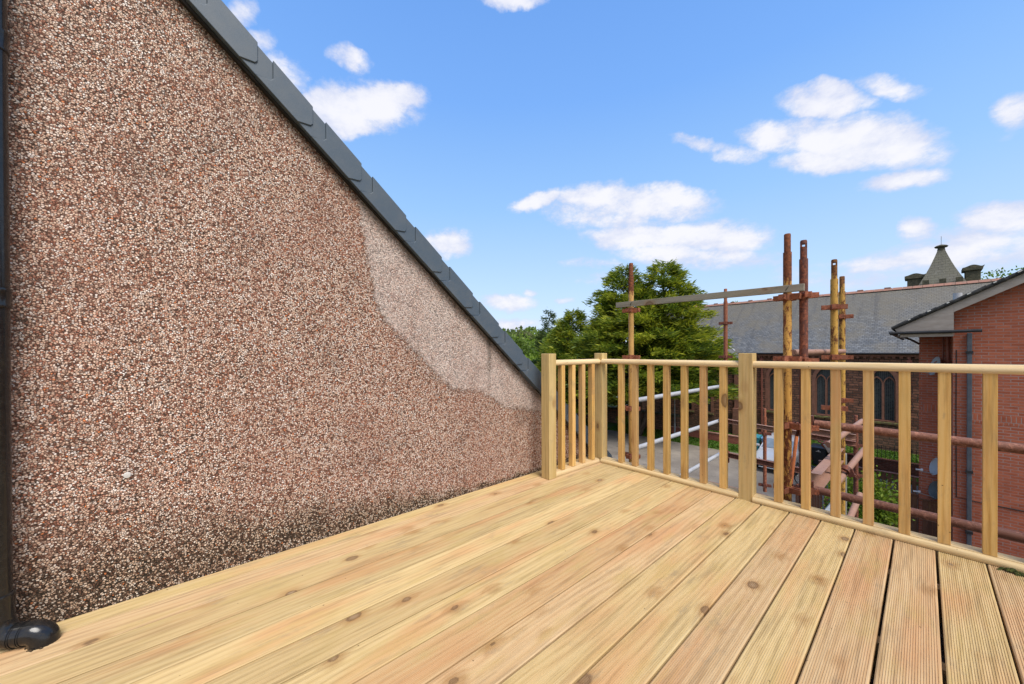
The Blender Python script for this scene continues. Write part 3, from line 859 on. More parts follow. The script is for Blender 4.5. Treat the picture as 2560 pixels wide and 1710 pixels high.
pts.append(pts[-1] + Vector((0, 0, -0.03)))
m.tube(pts, 0.0375, 28)
m.build('elbow', 'black_pvc', dp, smooth=True)
m = MB()
for q in (pts[8] + hd * 0.002, pts[8] + hd * 0.026):
    m.tube([q, q + hd * 0.004], 0.0398, 28)
    m.tube([q + hd * 0.006, q + hd * 0.009], 0.0392, 28)
m.build('socket_ring', 'black_pvc', dp, smooth=True)
mud = MB()
rs = random.Random(4)
e = pts[-1]
for k in range(26):
    a = rs.uniform(-2.2, 0.2)
    rr = rs.uniform(0.030, 0.043)
    c = Vector((e.x + math.cos(a) * rr, e.y + math.sin(a) * rr, 0.001))
    s_ = rs.uniform(0.0015, 0.004)
    mud.lathe(c, [(0, s_ * 0.8), (s_, s_ * 0.3), (s_ * 1.1, -0.002)], 6)
tag(mud.build('dirt_crumbs', 'mud', smooth=True), 'dark dirt crumbs around the hole where the downpipe elbow enters the deck', 'dirt', kind='stuff')
ms = MB()
for k in range(70):
    a = rs.uniform(0, 6.28)
    rr = abs(rs.gauss(0, 0.014))
    c = Vector((0.268 + math.cos(a) * rr * 1.7, 2.768 + math.sin(a) * rr * 0.8, 0.002 + max(0, 0.012 - rr * 0.5)))
    s_ = rs.uniform(0.003, 0.008)
    ms.lathe(c, [(0, s_), (s_ * .8, s_ * .5), (s_ * 1.1, -0.002)], 6)
tag(ms.build('moss_clump', 'moss', smooth=True), 'dark green clump of moss on the deck boards by the base rail', 'moss')

# ================================================================== DECK
dk = thing('timber_deck', (-1, 0.8, 0), 'new grooved pine deck boards laid side by side over the terrace', 'deck')
gaps = [-2.152, -2.056, -1.910, -1.752, -1.603, -1.451, -1.296, -1.151, -1.002, -0.853, -0.703, -0.554, -0.404, -0.256, -0.1045, 0.0435, 0.197, 0.349,
        0.500, 0.652, 0.803, 0.955, 1.106, 1.258, 1.41]
YE = 2.806
mats = {2: 'deck_pine_pink', 1: 'deck_pine_yellow', 3: 'deck_pine_yellow', 8: 'deck_pine_red', 9: 'deck_pine_pink', 7: 'deck_pine_red', 5: 'deck_pine_yellow', 16: 'deck_pine_yellow',
        11: 'deck_pine_pink', 12: 'deck_pine_pink', 0: 'deck_pine_yellow'}
mats = {0: 'deck_pine_yellow', 1: 'deck_pine_pink', 2: 'deck_pine_yellow', 3: 'deck_pine', 4: 'deck_pine', 5: 'deck_pine_yellow', 6: 'deck_pine', 7: 'deck_pine_red', 8: 'deck_pine_pink',
        9: 'deck_pine_yellow', 10: 'deck_pine', 11: 'deck_pine_pink', 12: 'deck_pine', 13: 'deck_pine_pink', 14: 'deck_pine_pink', 15: 'deck_pine_yellow', 16: 'deck_pine_pink'}
for i in range(len(gaps) - 1):
    gL = 0.0024 if i < 6 else (0.0022 if i < 9 else 0.0034)
    gR = 0.0024 if i < 5 else (0.0022 if i < 8 else 0.0034)
    if i in (13, 14):
        gR = 0.0045
    if i in (14, 15):
        gL = 0.0045
    x0, x1 = gaps[i] + gL, gaps[i + 1] - gR
    prof = [(x0, -0.028), (x0, -0.003), (x0 + 0.0035, 0.0)]
    ng = int(round((x1 - x0) / 0.0062)) - 1
    pit = (x1 - x0 - 0.012) / ng
    # most boards grooved; the far-left ones are cut shallower
    dep = 0.0009 if i < 5 else (0.0015 if i < 8 else 0.0022)
    for k in range(ng):
        c = x0 + 0.006 + (k + 0.5) * pit
        prof += [(c - pit * 0.30, 0.0), (c - pit * 0.12, -dep), (c + pit * 0.12, -dep), (c + pit * 0.30, 0.0)]
    prof += [(x1 - 0.0035, 0.0), (x1, -0.003), (x1, -0.028)]
    m = MB()
    n = len(prof)
    ys = [-2.55, YE if i > 0 else 2.83]
    sag = rnd.uniform(-0.0006, 0.0006)
    vs = [(x, ys[0], z + sag) for x, z in prof] + [(x, ys[1], z + sag) for x, z in prof]
    fs = [(a, a + 1, n + a + 1, n + a) for a in range(n - 1)] + [(n - 1, 0, n, 2 * n - 1)]
    fs += [tuple(range(n)), tuple(range(n, 2 * n))[::-1]]
    m.add(vs, fs)
    o = m.build('deck_board', mats.get(i, 'deck_pine'), dk)
    if i == 7:
        o['label'] = 'reddish deck board'
# joists under the gaps
for y in (2.44, 1.84, 1.24, 0.64, 0.04, -0.56, -1.16, -1.76):
    m = MB()
    m.box(WX + 0.02, 1.39, y - 0.022, y + 0.022, -0.17, -0.0295)
    m.build('joist', 'joist_pine', dk)
m = MB()
m.box(WX + 0.008, 1.41, YE + 0.002, YE + 0.05, -0.17, -0.006)
m.build('fascia_board', 'base_pine', dk)

# ================================================================== RAILING
rl = thing('deck_railing', (-0.9, 2.83, 0), 'new pine railing with square posts and balusters around the deck corner', 'railing')


def post(x0, x1, y0, y1, zt=0.983):
    m = MB()
    m.box(x0, x1, y0, y1, 0.0005 if y0 < 2.5 else -0.15, zt)
    return m.build('post', 'post_pine', rl, bevel=0.003)


post(-2.020, -1.936, 2.115, 2.199)
post(-2.020, -1.936, 2.818, 2.902)
post(-0.836, -0.752, 2.802, 2.886)
post(0.444, 0.528, 2.802, 2.886)
# mushroom-shaped handrail profile (across, up)
HP = [(-0.024, 0.0), (0.024, 0.0), (0.0305, 0.008), (0.0315, 0.018), (0.028, 0.029), (0.019, 0.0385), (0.007, 0.0435), (-0.007, 0.0435), (-0.019, 0.0385), (-0.028, 0.029), (-0.0315, 0.018), (-0.0305, 0.008)]
BP = [(-0.0295, 0.0), (-0.0315, 0.006), (-0.0318, 0.014), (-0.0295, 0.022), (-0.0245, 0.0285), (-0.0175, 0.0325), (-0.0112, 0.0335), (-0.0105, 0.0315), (-0.0092, 0.0315), (-0.0085, 0.0365), (0.062, 0.0365), (0.062, 0.0)]
ZR = 0.888
m = MB()
for a, b in ((-1.936, -0.836), (-0.752, 0.444), (0.528, 1.41)):
    m = MB()
    m.prism([(2.834 + p[0], ZR + p[1]) for p in HP], 'X', a, b)
    m.build('handrail', 'rail_pine', rl, smooth=True, angle=50)
    m = MB()
    m.prism([(2.822 + p[0], 0.001 + p[1]) for p in BP], 'X', a if a > -1.9 else -1.936, b)
    m.build('base_rail', 'base_pine', rl, smooth=True, angle=32)
m = MB()
m.prism([(-1.978 + p[0], ZR + p[1]) for p in HP], 'Y', 2.199, 2.818)
m.build('handrail', 'rail_pine_short', rl, smooth=True, angle=50)
m = MB()
m.prism([(-1.970 - p[0], 0.001 + p[1]) for p in BP], 'Y', 2.199, 2.786)
m.build('base_rail', 'rail_pine_short', rl, smooth=True, angle=32)


def baluster(x0, y0, mat):
    m = MB()
    w = 0.0425
    m.box(x0, x0 + w, y0, y0 + w, 0.037, ZR + 0.003)
    o = m.build('baluster', mat, rl, bevel=0.0016)
    return o


bm_ = ['baluster_pine', 'baluster_pine_orange']
for i, y in enumerate((2.286, 2.421, 2.556, 2.694)):
    baluster(-1.996, y, bm_[i in (2,)])
for i, x in enumerate((-1.768, -1.638, -1.499, -1.366, -1.229, -1.092, -0.959)):
    baluster(x, 2.812, bm_[i in (1, 5)])
for i, x in enumerate((-0.638, -0.5, -0.362, -0.225, -0.088, 0.0475, 0.187, 0.325, 0.64, 0.78, 0.92, 1.06, 1.2, 1.33)):
    baluster(x, 2.812, bm_[i in (2, 3)])

# ================================================================== SCAFFOLDING
sc = thing('scaffolding', (-0.8, 3.6, -5), 'rusty yellow and brown tube scaffolding standing beyond the deck railing', 'scaffolding')


def vpress(o, x, y, z, s=1.0, mat='pole_rust', hx=0.078, ang=0):
    """crossed V-pressings welded round a standard"""
    m = MB()
    ca, sa = math.cos(ang), math.sin(ang)
    ax = Vector((ca, sa, 0))
    ay = Vector((-sa, ca, 0))
    c = Vector((x, y, z))
    for d, e in ((ax, ay), (ay, ax)):
        for sg in (-1, 1):
            q = c + d * sg * (0.024 + (hx - 0.024) / 2) * s
            for sh in (-1, 1):
                m.obox(q + e * sh * 0.016, d, e, (0, 0, 1), (hx - 0.022) / 2 * s, 0.003, 0.017)
            m.obox(c + d * sg * (hx - 0.003) * s, d, e, (0, 0, 1), 0.003, 0.0185, 0.017)
    m.lathe((x, y, z), [(0.026, -0.022), (0.0285, -0.021), (0.0285, 0.021), (0.026, 0.022)], 16)
    return m.build('ledger_cup', mat, o, smooth=False)


def standard(x, y, ztop_, mat, cups, spig=True, r=0.0242, zb_=-5.0, hole=False, cupmat='pole_rust', ang=0.0, step=0.125):
    m = MB()
    zs = ztop_ - step if spig else ztop_
    m.tube([(x, y, zb_), (x, y, zs)], r, 20)
    o = m.build('standard', mat, sc, smooth=True)
    if spig:
        m = MB()
        r2 = r * 0.80
        if hole:
            # flattened spigot made of two cheeks with a slot between them near its top
            n = 20
            zh = ztop_ - 0.035
            prof = [(r2, zs - 0.02), (r2, zh - 0.010)]
            m.lathe((x, y, 0), prof, n)
            dv = Vector((x, y, 0)).normalized()
            px_ = Vector((-dv.y, dv.x, 0))
            for sg in (-1, 1):
                m.obox((x + px_.x * sg * r2 * 0.68, y + px_.y * sg * r2 * 0.68, zh), px_, dv, (0, 0, 1), r2 * 0.30, r2 * 0.78, 0.0125)
            m.lathe((x, y, 0), [(0, zh - 0.010), (r2, zh - 0.010)], n)
            m.lathe((x, y, 0), [(0, zh + 0.010), (r2, zh + 0.010), (r2, ztop_ - 0.008), (r2 * 0.85, ztop_), (0, ztop_ + 0.001)], n)
        else:
            m.tube([(x, y, zs - 0.02), (x, y, ztop_ - 0.006), (x, y, ztop_)], [r2, r2, r2 * 0.85], 20)
        m.build('spigot', mat, o, smooth=True, angle=60)
    for z in cups:
        vpress(sc, x, y, z, mat=cupmat, ang=ang)
    if zb_ < -4.9:
        m = MB()
        m.box(x - 0.075, x + 0.075, y - 0.075, y + 0.075, -5.0, -4.985)
        m.build('base_plate', 'galv', sc)
    return o


p = on_y(1578, 900, 3.10)
X0 = p.x
S0 = standard(p.x, p.y, on_y(1578, 658, 3.10).z, 'pole_yellow_pale', [on_y(1578, 776, 3.10).z, on_y(1578, 893, 3.1).z, on_y(1578, 1020, 3.1).z, on_y(1578, 1138, 3.1).z], ang=0.12, spig=True)
p = on_y(1968.5, 900, 3.05)
standard(p.x, p.y, on_y(1968.5, 585, 3.05).z, 'pole_yellow_rusty', [on_y(1968, 744, 3.05).z, on_y(1968, 897, 3.05).z, on_y(1968, 1062, 3.05).z, on_y(1968, 1222, 3.05).z], ang=-0.22)
X1 = p.x
p = on_y(2009, 900, 3.10)
standard(p.x, p.y, on_y(2009, 601, 3.10).z, 'pole_redbrown', [on_y(2009, 739, 3.10).z, on_y(2009, 902, 3.1).z, on_y(2009, 1068, 3.1).z, on_y(2009, 1226, 3.1).z], ang=0.5, hole=True, cupmat='pole_rust')
X2 = p.x
p = on_y(2085.5, 900, 3.85)
standard(p.x, p.y, on_y(2085.5, 649, 3.85).z, 'pole_yellow_worn', [on_y(2085, 768, 3.85).z, on_y(2085, 893, 3.85).z, on_y(2085, 1020, 3.85).z], ang=0.2, hole=True, step=0.155)
X3 = p.x
p = on_y(2105, 900, 4.55)
standard(p.x, p.y, on_y(2105, 691, 4.55).z, 'pole_yellow_worn', [on_y(2105, 792, 4.55).z, on_y(2105, 893, 4.55).z, on_y(2105, 1000, 4.55).z], ang=0.1, step=0.14)
X4 = p.x
p = on_y(1814, 900, 5.35)
standard(p.x, p.y, on_y(1814, 722, 5.35).z, 'pole_rust', [on_y(1814, 808, 5.35).z, on_y(1814, 892, 5.35).z, on_y(1814, 1050, 5.35).z], ang=0.2, cupmat='pole_redbrown', step=0.17)
X5 = p.x
p = on_y(1912, 1100, 6.3)
standard(p.x, p.y, on_y(1912, 1021, 6.3).z, 'pole_rust', [on_y(1912, 1084, 6.3).z, on_y(1912, 1213, 6.3).z], ang=0.3, r=0.0225, zb_=on_y(1912, 1229, 6.3).z, cupmat='pole_redbrown')
X6 = p.x
p = on_y(2139.5, 1100, 6.2)
standard(p.x, p.y, on_y(2139.5, 1038, 6.2).z, 'pole_redbrown', [on_y(2139, 1113, 6.2).z, on_y(2139, 1188, 6.2).z], ang=0.3, zb_=-5.0, cupmat='pole_redbrown')
X7 = p.x


def tube(name, a, b, mat, r=0.0242, label=None, sag=0.0):
    a, b = Vector(a), Vector(b)
    m = MB()
    m.tube([a, (a + b) / 2 - Vector((0, 0, sag)), b], r, 18)
    o = m.build(name, mat, sc, smooth=True, angle=60)
    if label:
        o['label'] = label
    return o


def px(x, y, Y):
    return on_y(x, y, Y)


# long near ledgers running right
for (ya, yb_) in ((1059, 1123.5), (1224, 1346)):
    a = px(2037, ya, 3.16)
    b = px(2560, yb_, 3.16)
    d = b - a
    tube('ledger', a, b + d * 1.1, 'ledger_rust', r=0.0255)
    m = MB()
    m.obox(a + Vector((-0.018, 0, 0)), (1, 0, 0), (0, 1, 0), (0, 0, 1), 0.010, 0.020, 0.052)
    m.build('ledger_wedge', 'pole_redbrown', sc)
# pale guard tubes running away from the left standard
for (xa, ya, xb, yb_) in ((1592, 1000.5, 1806, 965), (1592, 1120, 1806, 1049), (1716, 1182, 1806, 1131)):
    d = pix_dir(xa, ya)
    a = Vector((0, 0, 1)) + d * ((X0 - 0.035) / d.x)
    d = pix_dir(xb, yb_)
    b = Vector((0, 0, 1)) + d * ((X0 - 0.035) / d.x)
    if xa > 1700:
        a = a - (b - a) * 1.0
    tube('guard_tube', a, b, 'tube_white', r=0.0225, label='pale painted guard tube')
# upper far ledger between P1 and P4
tube('ledger', px(1983, 881, 3.2), px(2108, 878.5, 4.5), 'beam_pink', r=0.021)


def channel(name, a, b, h=0.05, w=0.03, mat='beam_pink', t=0.004):
    """C-section: web plus two flanges"""
    a, b = Vector(a), Vector(b)
    d = (b - a).normalized()
    s_ = d.cross(Vector((0, 0, 1))).normalized()
    u = s_.cross(d).normalized()
    L = (b - a).length / 2
    c = (a + b) / 2
    m = MB()
    m.obox(c, d, s_, u, L, t / 2, h / 2)
    for sg in (-1, 1):
        m.obox(c + u * sg * (h / 2 - t / 2) + s_ * (w / 2 + t / 2 + 0.0005), d, s_, u, L, w / 2, t / 2)
    return m.build(name, mat, sc)


YF = 5.35
channel('transom', px(1817, 1052, YF), px(2005, 1084, YF), 0.052, 0.03)
channel('transom', px(2012, 1073, YF - 0.5), px(2140, 1093, YF - 0.5), 0.055, 0.03)
channel('transom', px(2012, 1087, YF), px(2140, 1109, YF), 0.05, 0.03, 'ledger_rust')
channel('transom', px(1819, 1136, YF), px(2005, 1176, YF), 0.062, 0.035, 'ledger_rust')
channel('transom', px(1975, 1222, 3.45), px(2012, 1230, 3.45), 0.05, 0.03, 'pole_redbrown')
m = MB()
c = px(1818, 1058, YF)
m.obox(c, (1, 0, 0), (0, 1, 0), (0, 0, 1), 0.012, 0.02, 0.06)
m.build('transom_end', 'pole_redbrown', sc)
m = MB()
c = px(1820, 1142, YF)
m.obox(c, (1, 0, 0), (0, 1, 0), (0, 0, 1), 0.012, 0.02, 0.075)
m.build('transom_end', 'pole_redbrown', sc)
# big perforated channel running away from the brown standard
d = pix_dir(2030, 1196)
XB = X2 + 0.10
a = Vector((0, 0, 1)) + d * (XB / d.x)
d = pix_dir(2088, 1133)
b = Vector((0, 0, 1)) + d * (XB / d.x)
a = px(2026, 1203, 3.22)
b = px(2090, 1134, 4.5)
channel('perforated_transom', a, b, 0.115, 0.055, 'beam_pink')
dd = (b - a)
sd_ = dd.cross(Vector((0, 0, 1))).normalized()
for k in range(7):
    c = a + dd * (0.08 + 0.13 * k) + sd_ * (-0.0024) + Vector((0, 0, 0.018))
    for rr_b in (0.008, 0.006):
        m = MB()
        m.tube([c - sd_ * 0.0012, c + sd_ * 0.0006], rr_b, 10)
        m.build('bolt_head', 'pale_mark', sc)
        c = c + Vector((0, 0, -0.045))
# orange raking brace
tube('brace', px(1992, 1086, 3.3), px(1974, 1235, 3.15), 'brace_orange', r=0.011, label='thin orange raking brace')
# raking tubes at right
tube('brace', px(2156, 1052, 5.2), px(2098, 1093, 4.2), 'beam_pink', r=0.0225)
tube('brace', px(2160, 1124, 4.9), px(2090, 1209, 3.7), 'beam_pink', r=0.0235)
tube('brace', px(2150, 1236, 4.4), px(2118, 1310, 3.8), 'beam_pink', r=0.022)
tube('brace', px(2098, 1093, 4.2), px(2070, 1112, 3.9), 'beam_pink', r=0.0225)
# clamps
m = MB()
for (x, y, Y, s_) in ((2114, 1174, 3.95, 1.0), (2068, 1112, 3.95, 1.3)):
    c = px(x, y, Y)
    m.lathe(c, [(0.026, -0.02), (0.033, -0.02), (0.033, 0.02), (0.026, 0.02)], 14, (0.3, 1, 0.7))
    m.obox(c + Vector((0.03, 0, -0.02)), (1, 0, 0.3), (0, 1, 0), (-0.3, 0, 1), 0.02 * s_, 0.014, 0.03 * s_)
    m.tube([c + Vector((-0.06, 0, 0.02)), c + Vector((0.06, 0, -0.03))], 0.007, 8)
m.build('coupler', 'pole_redbrown', sc)
m = MB()
c = px(2076, 1118, 3.92)
m.obox(c, (1, 0, 0.5), (0, 1, 0), (-0.5, 0, 1), 0.030, 0.018, 0.035)
m.build('coupler_cap', 'galv', sc)
# low diagonal tangle between the two near standards
tube('brace', px(1992, 1090, 3.12), px(2003, 1050, 3.12), 'pole_redbrown', r=0.010)
channel('transom', px(1978, 1060, 3.25), px(2008, 1066, 3.25), 0.045, 0.025, 'pole_redbrown')

# grey timber plank tied to the poles
a = px(1541, 763.5, 3.03)
b = px(2011, 718, 2.985)
d = (b - a).normalized()
m = MB()
L = (b - a).length / 2
up = Vector((0, 0, 1))
sd2 = d.cross(up).normalized()
uu = sd2.cross(d)
m.obox((a + b) / 2, d, sd2, uu, L, 0.011, 0.0235)
pk = thing('tie_plank', (a + b) / 2, 'weathered grey timber batten tied across the scaffold poles', 'plank')
m.build('batten', 'old_plank', pk, bevel=0.002)
for (x_, y_) in ((1578, 759), (1968, 724)):
    c = px(x_, y_, 3.02 if x_ < 1700 else 2.985)
    c = a + d * ((c - a).dot(d))
    m = MB()
    n = 24
    q = []
    for k in range(n + 1):
        t = 2 * math.pi * k / n
        q.append(c + sd2 * (-0.026 + 0.040 * math.cos(t)) * 1.0 + uu * (0.029 * math.sin(t)) + d * (0.018 * math.sin(t)))
    m.tube(q, 0.0022, 6, cap=False)
    m.build('tie_wire', 'wire', pk, smooth=True)

# ================================================================== CHURCH
YC = 31.5
ZE, ZRG, YR_ = 0.86, 5.15, 36.1
ch = thing('stone_church', (-4, YC, -5), 'long red sandstone church with slate roof and pointed leaded windows behind the yard', 'church')


def lancet(cx, hw, z0, zs, n=8):
    """closed outline of a pointed window: sill z0, springing zs"""
    pts = [(cx - hw, z0), (cx + hw, z0), (cx + hw, zs)]
    for k in range(1, n + 1):
        t = math.radians(60) * k / n
        pts.append((cx - hw + 2 * hw * math.cos(t), zs + 2 * hw * math.sin(t)))
    for k in range(n - 1, 0, -1):
        t = math.radians(60) * k / n
        pts.append((cx + hw - 2 * hw * math.cos(t), zs + 2 * hw * math.sin(t)))
    pts.append((cx - hw, zs))
    return pts


def wall_holes(name, outer, holes, Y, depth, mat, parent):
    """wall face in the XZ plane with real openings and their reveals"""
    bm = bmesh.new()
    org = abs_loc(parent)
    es = []
    loops = []
    for lp in [outer] + holes:
        vs = [bm.verts.new((x - org.x, Y - org.y, z - org.z)) for x, z in lp]
        loops.append(vs)
        for i in range(len(vs)):
            es.append(bm.edges.new((vs[i], vs[(i + 1) % len(vs)])))
    bmesh.ops.triangle_fill(bm, use_beauty=True, edges=es)
    for vs in loops[1:]:
        bk = [bm.verts.new((v.co.x, v.co.y + depth, v.co.z)) for v in vs]
        for i in range(len(vs)):
            j = (i + 1) % len(vs)
            bm.faces.new((vs[i], vs[j], bk[j], bk[i]))
    bmesh.ops.recalc_face_normals(bm, faces=bm.faces)
    me = bpy.data.meshes.new(name)
    bm.to_mesh(me)
    bm.free()
    me.materials.append(MAT[mat])
    o = bpy.data.objects.new(name, me)
    COL.objects.link(o)
    o.parent = parent
    return o


def ring(outer, inner, Y0, Y1, m):
    n = len(outer)
    vs = [(x, Y0, z) for x, z in outer] + [(x, Y0, z) for x, z in inner] + [(x, Y1, z) for x, z in outer] + [(x, Y1, z) for x, z in inner]
    fs = []
    for i in range(n):
        j = (i + 1) % n
        fs += [(i, j, n + j, n + i), (2 * n + i, 3 * n + i, 3 * n + j, 2 * n + j), (i, 2 * n + i, 2 * n + j, j), (n + i, n + j, 3 * n + j, 3 * n + i)]
    m.add(vs, fs)


wins = [(-14.65, 'd'), (-6.93, 'd'), (-4.28, 'd'), (-1.64, 'd'), (0.98, 'd')]
Z0, ZS = -3.28, -1.02
HW = 0.56
holes = [lancet(c, HW, Z0, ZS) for c, _ in wins if c > -9]
outer = [(-18.5, -5), (14, -5), (14, ZE - 0.12), (-18.5, ZE - 0.12)]
wall_holes('wall', outer, holes, YC, 0.32, 'sandstone_rubble', ch)
m = MB()
m.box(-18.5, 14, YC + 0.34, YC + 9.2, -5, ZE - 0.12)
m.prism([(YC + 0.02, ZE - 0.15), (YR_, ZRG - 0.2), (2 * YR_ - YC, ZE - 0.15)], 'X', -18.45, 13.95)
m.build('body', 'sandstone_rubble', ch)


def window(cx, Y, hw, z0, zs, parent, double=True, sill=True):
    m = MB()
    ring(lancet(cx, hw + 0.17, z0 - 0.005, zs), lancet(cx, hw - 0.015, z0 + 0.03, zs), Y - 0.03, Y + 0.12, m)
    w = m.build('window', 'dressed_sandstone', parent)
    m = MB()
    g_ = lancet(cx, hw - 0.01, z0 + 0.01, zs)
    m.add([(x, Y + 0.21, z) for x, z in g_], [tuple(range(len(g_)))])
    m.build('glass', 'leaded_glass', w)
    if double:
        m = MB()
        y0, y1 = Y + 0.10, Y + 0.20
        q = (hw - 0.02) / 2
        zz = zs - 0.02
        for sg in (-1, 1):
            ring(lancet(cx + sg * q, q, z0 + 0.02, zz), lancet(cx + sg * q, q - 0.055, z0 + 0.06, zz), y0, y1, m)
        m.build('tracery', 'dressed_sandstone', w)
    if sill:
        m = MB()
        m.prism([(Y - 0.10, z0 - 0.16), (Y - 0.10, z0 - 0.06), (Y + 0.16, z0 + 0.02), (Y + 0.16, z0 - 0.16)], 'X', cx - hw - 0.17, cx + hw + 0.17)
        m.build('sill', 'mossy_sill', w)
    return w


for c, _ in wins:
    if c > -9:
        window(c, YC, HW, Z0, ZS, ch)
# roof slope with a slight sag, cornice, corbels, gutter
m = MB()
nx = 60
xs = np.linspace(-18.9, 14.3, nx)
vs, fs = [], []
ny = 14
for j in range(ny):
    t = j / (ny - 1)
    for i, x in enumerate(xs):
        sagz = -0.05 * math.sin(math.pi * t) + 0.012 * math.sin(x * 1.3 + j) + 0.01 * math.sin(x * 3.1)
        vs.append((x, YC - 0.28 + (YR_ - YC + 0.28) * t, ZE - 0.02 + (ZRG - ZE + 0.02) * t + sagz))
k = len(vs)
for j in range(ny - 1):
    for i in range(nx - 1):
        a_ = j * nx + i
        fs.append((a_, a_ + 1, a_ + nx + 1, a_ + nx))
m.add(vs, fs)
m.build('roof', 'slates', ch, smooth=True)
m = MB()
m.add([(-18.9, 2 * YR_ - YC + 0.28, ZE), (14.3, 2 * YR_ - YC + 0.28, ZE), (14.3, YR_ + 0.002, ZRG), (-18.9, YR_ + 0.002, ZRG)], [(0, 1, 2, 3)])
m.build('roof_far_slope', 'slates', ch)
m = MB()
m.tube([(-8.9, YC - 0.33, ZE - 0.06), (14.3, YC - 0.33, ZE - 0.06)], 0.055, 8)
m.build('gutter', 'dark_gutter', ch, smooth=True)
m = MB()
m.box(-18.5, 14, YC - 0.20, YC - 0.003, ZE - 0.24, ZE - 0.10)
x = -18.3
while x < 13.8:
    m.box(x, x + 0.13, YC - 0.16, YC - 0.004, ZE - 0.36, ZE - 0.241)
    x += 0.31
m.build('cornice', 'dressed_sandstone', ch)
m = MB()
x = -18.7
i = 0
while x < 14:
    m.prism([(YR_ - 0.17, ZRG - 0.07), (YR_, ZRG + 0.10), (YR_ + 0.17, ZRG - 0.07)], 'X', x, x + 0.44)
    if i % 3 == 1 and x < -0.6:
        m.box(x + 0.05, x + 0.36, YR_ - 0.05, YR_ + 0.05, ZRG + 0.06, ZRG + 0.16)
    x += 0.455
    i += 1
m.build('ridge_tiles', 'ridge_tile', ch)
# rainwater pipe near the right end and by the wing
for x_ in (-7.86, -0.55):
    m = MB()
    m.tube([(x_, YC - 0.1, -5), (x_, YC - 0.1, ZE - 0.12)], 0.055, 10)
    m.box(x_ - 0.11, x_ + 0.11, YC - 0.2, YC - 0.01, ZE - 0.62, ZE - 0.42)
    m.build('rainwater_pipe', 'brown_pipe', ch, smooth=False)
# gabled side wing
YW = 29.6
XW = -11.35
HWW = 2.55
ZW = 0.42
ZA = 2.12
wing = MB()
oc = [(XW - HWW, -5), (XW + HWW, -5), (XW + HWW, ZW - 0.1), (XW, ZA - 0.14), (XW - HWW, ZW - 0.1)]
wl = [(-12.32, 0.27), (-10.92, 0.27)]
hl = [lancet(c, w_, -3.62, -1.15) for c, w_ in wl]
wall_holes('wing_gable', oc, hl, YW, 0.32, 'sandstone_rubble', ch)
wing.prism([(XW - HWW, -5), (XW + HWW, -5), (XW + HWW, ZW - 0.1), (XW, ZA - 0.14), (XW - HWW, ZW - 0.1)], 'Y', YW + 0.34, YC + 1.5)
wing.build('wing_body', 'sandstone_rubble', ch)
for c, w_ in wl:
    window(c, YW, w_, -3.62, -1.15, ch, double=False)
m = MB()
sl_ = (ZA - ZW) / HWW
for sg in (-1, 1):
    xe = XW + sg * (HWW + 0.32)
    m.add([(xe, YW - 0.28, ZW - 0.32 * sl_), (xe, YC + 2.4, ZW - 0.32 * sl_), (XW, YC + 2.4, ZA + 0.02), (XW, YW - 0.28, ZA + 0.02),
           (xe, YW - 0.28, ZW - 0.32 * sl_ - 0.10), (XW, YW - 0.28, ZA - 0.09)], [(0, 1, 2, 3), (0, 3, 5, 4)])
m.build('wing_roof', 'slates_wing', ch)
m = MB()
m.prism([(XW - 0.14, ZA - 0.03), (XW, ZA + 0.11), (XW + 0.14, ZA - 0.03)], 'Y', YW - 0.30, YC + 1.35)
m.build('wing_ridge', 'ridge_tile', ch)
m = MB()
# pale flashing where the wing roof runs into the main slope
def zmain(y):
    return ZE - 0.02 + (ZRG - ZE + 0.02) * (y - (YC - 0.28)) / (YR_ - YC + 0.28)
q = []
for t in np.linspace(0.02, 1.0, 10):
    z = ZW - 0.1 + (ZA - ZW + 0.1) * t
    y = YC - 0.28 + (z - (ZE - 0.02)) / (ZRG - ZE + 0.02) * (YR_ - YC + 0.28)
    x = XW + (ZA + 0.02 - z) / sl_
    if z >= ZE - 0.02:
        q.append((x, y - 0.05, z + 0.05))
m.tube(q, 0.045, 6)
m.build('valley_flashing', 'lead_white', ch)
m = MB()
m.box(XW + HWW - 0.25, XW + HWW + 0.12, YW - 0.14, YW - 0.004, -5, -0.30)
m.box(XW + HWW - 0.30, XW + HWW + 0.16, YW - 0.34, YW - 0.002, -5, -3.1)
m.build('buttress', 'dressed_sandstone', ch)
# second gable and spire with stone stacks behind the ridge
YS = 40.5
k_ = YS / 44.0


def s44(x, z):
    return x * k_, (z - 1) * k_ + 1


sp = []
xa, za = s44(0.88, 8.75)
xl, zl = s44(-0.1, 6.0)
xr, zr = s44(1.9, 6.0)
m = MB()
cx_, hb_, ht_ = (xl + xr) / 2, 1.45, 0.17
zb0, zt0 = 4.9, za
npr = 7
prof = []
for k in range(npr + 1):
    t = k / npr
    r_ = hb_ * (1 - t) + ht_ * t - 0.10 * math.sin(math.pi * t) * (1 if t < 1 else 0)
    prof.append((r_, zb0 + (zt0 - zb0) * t))
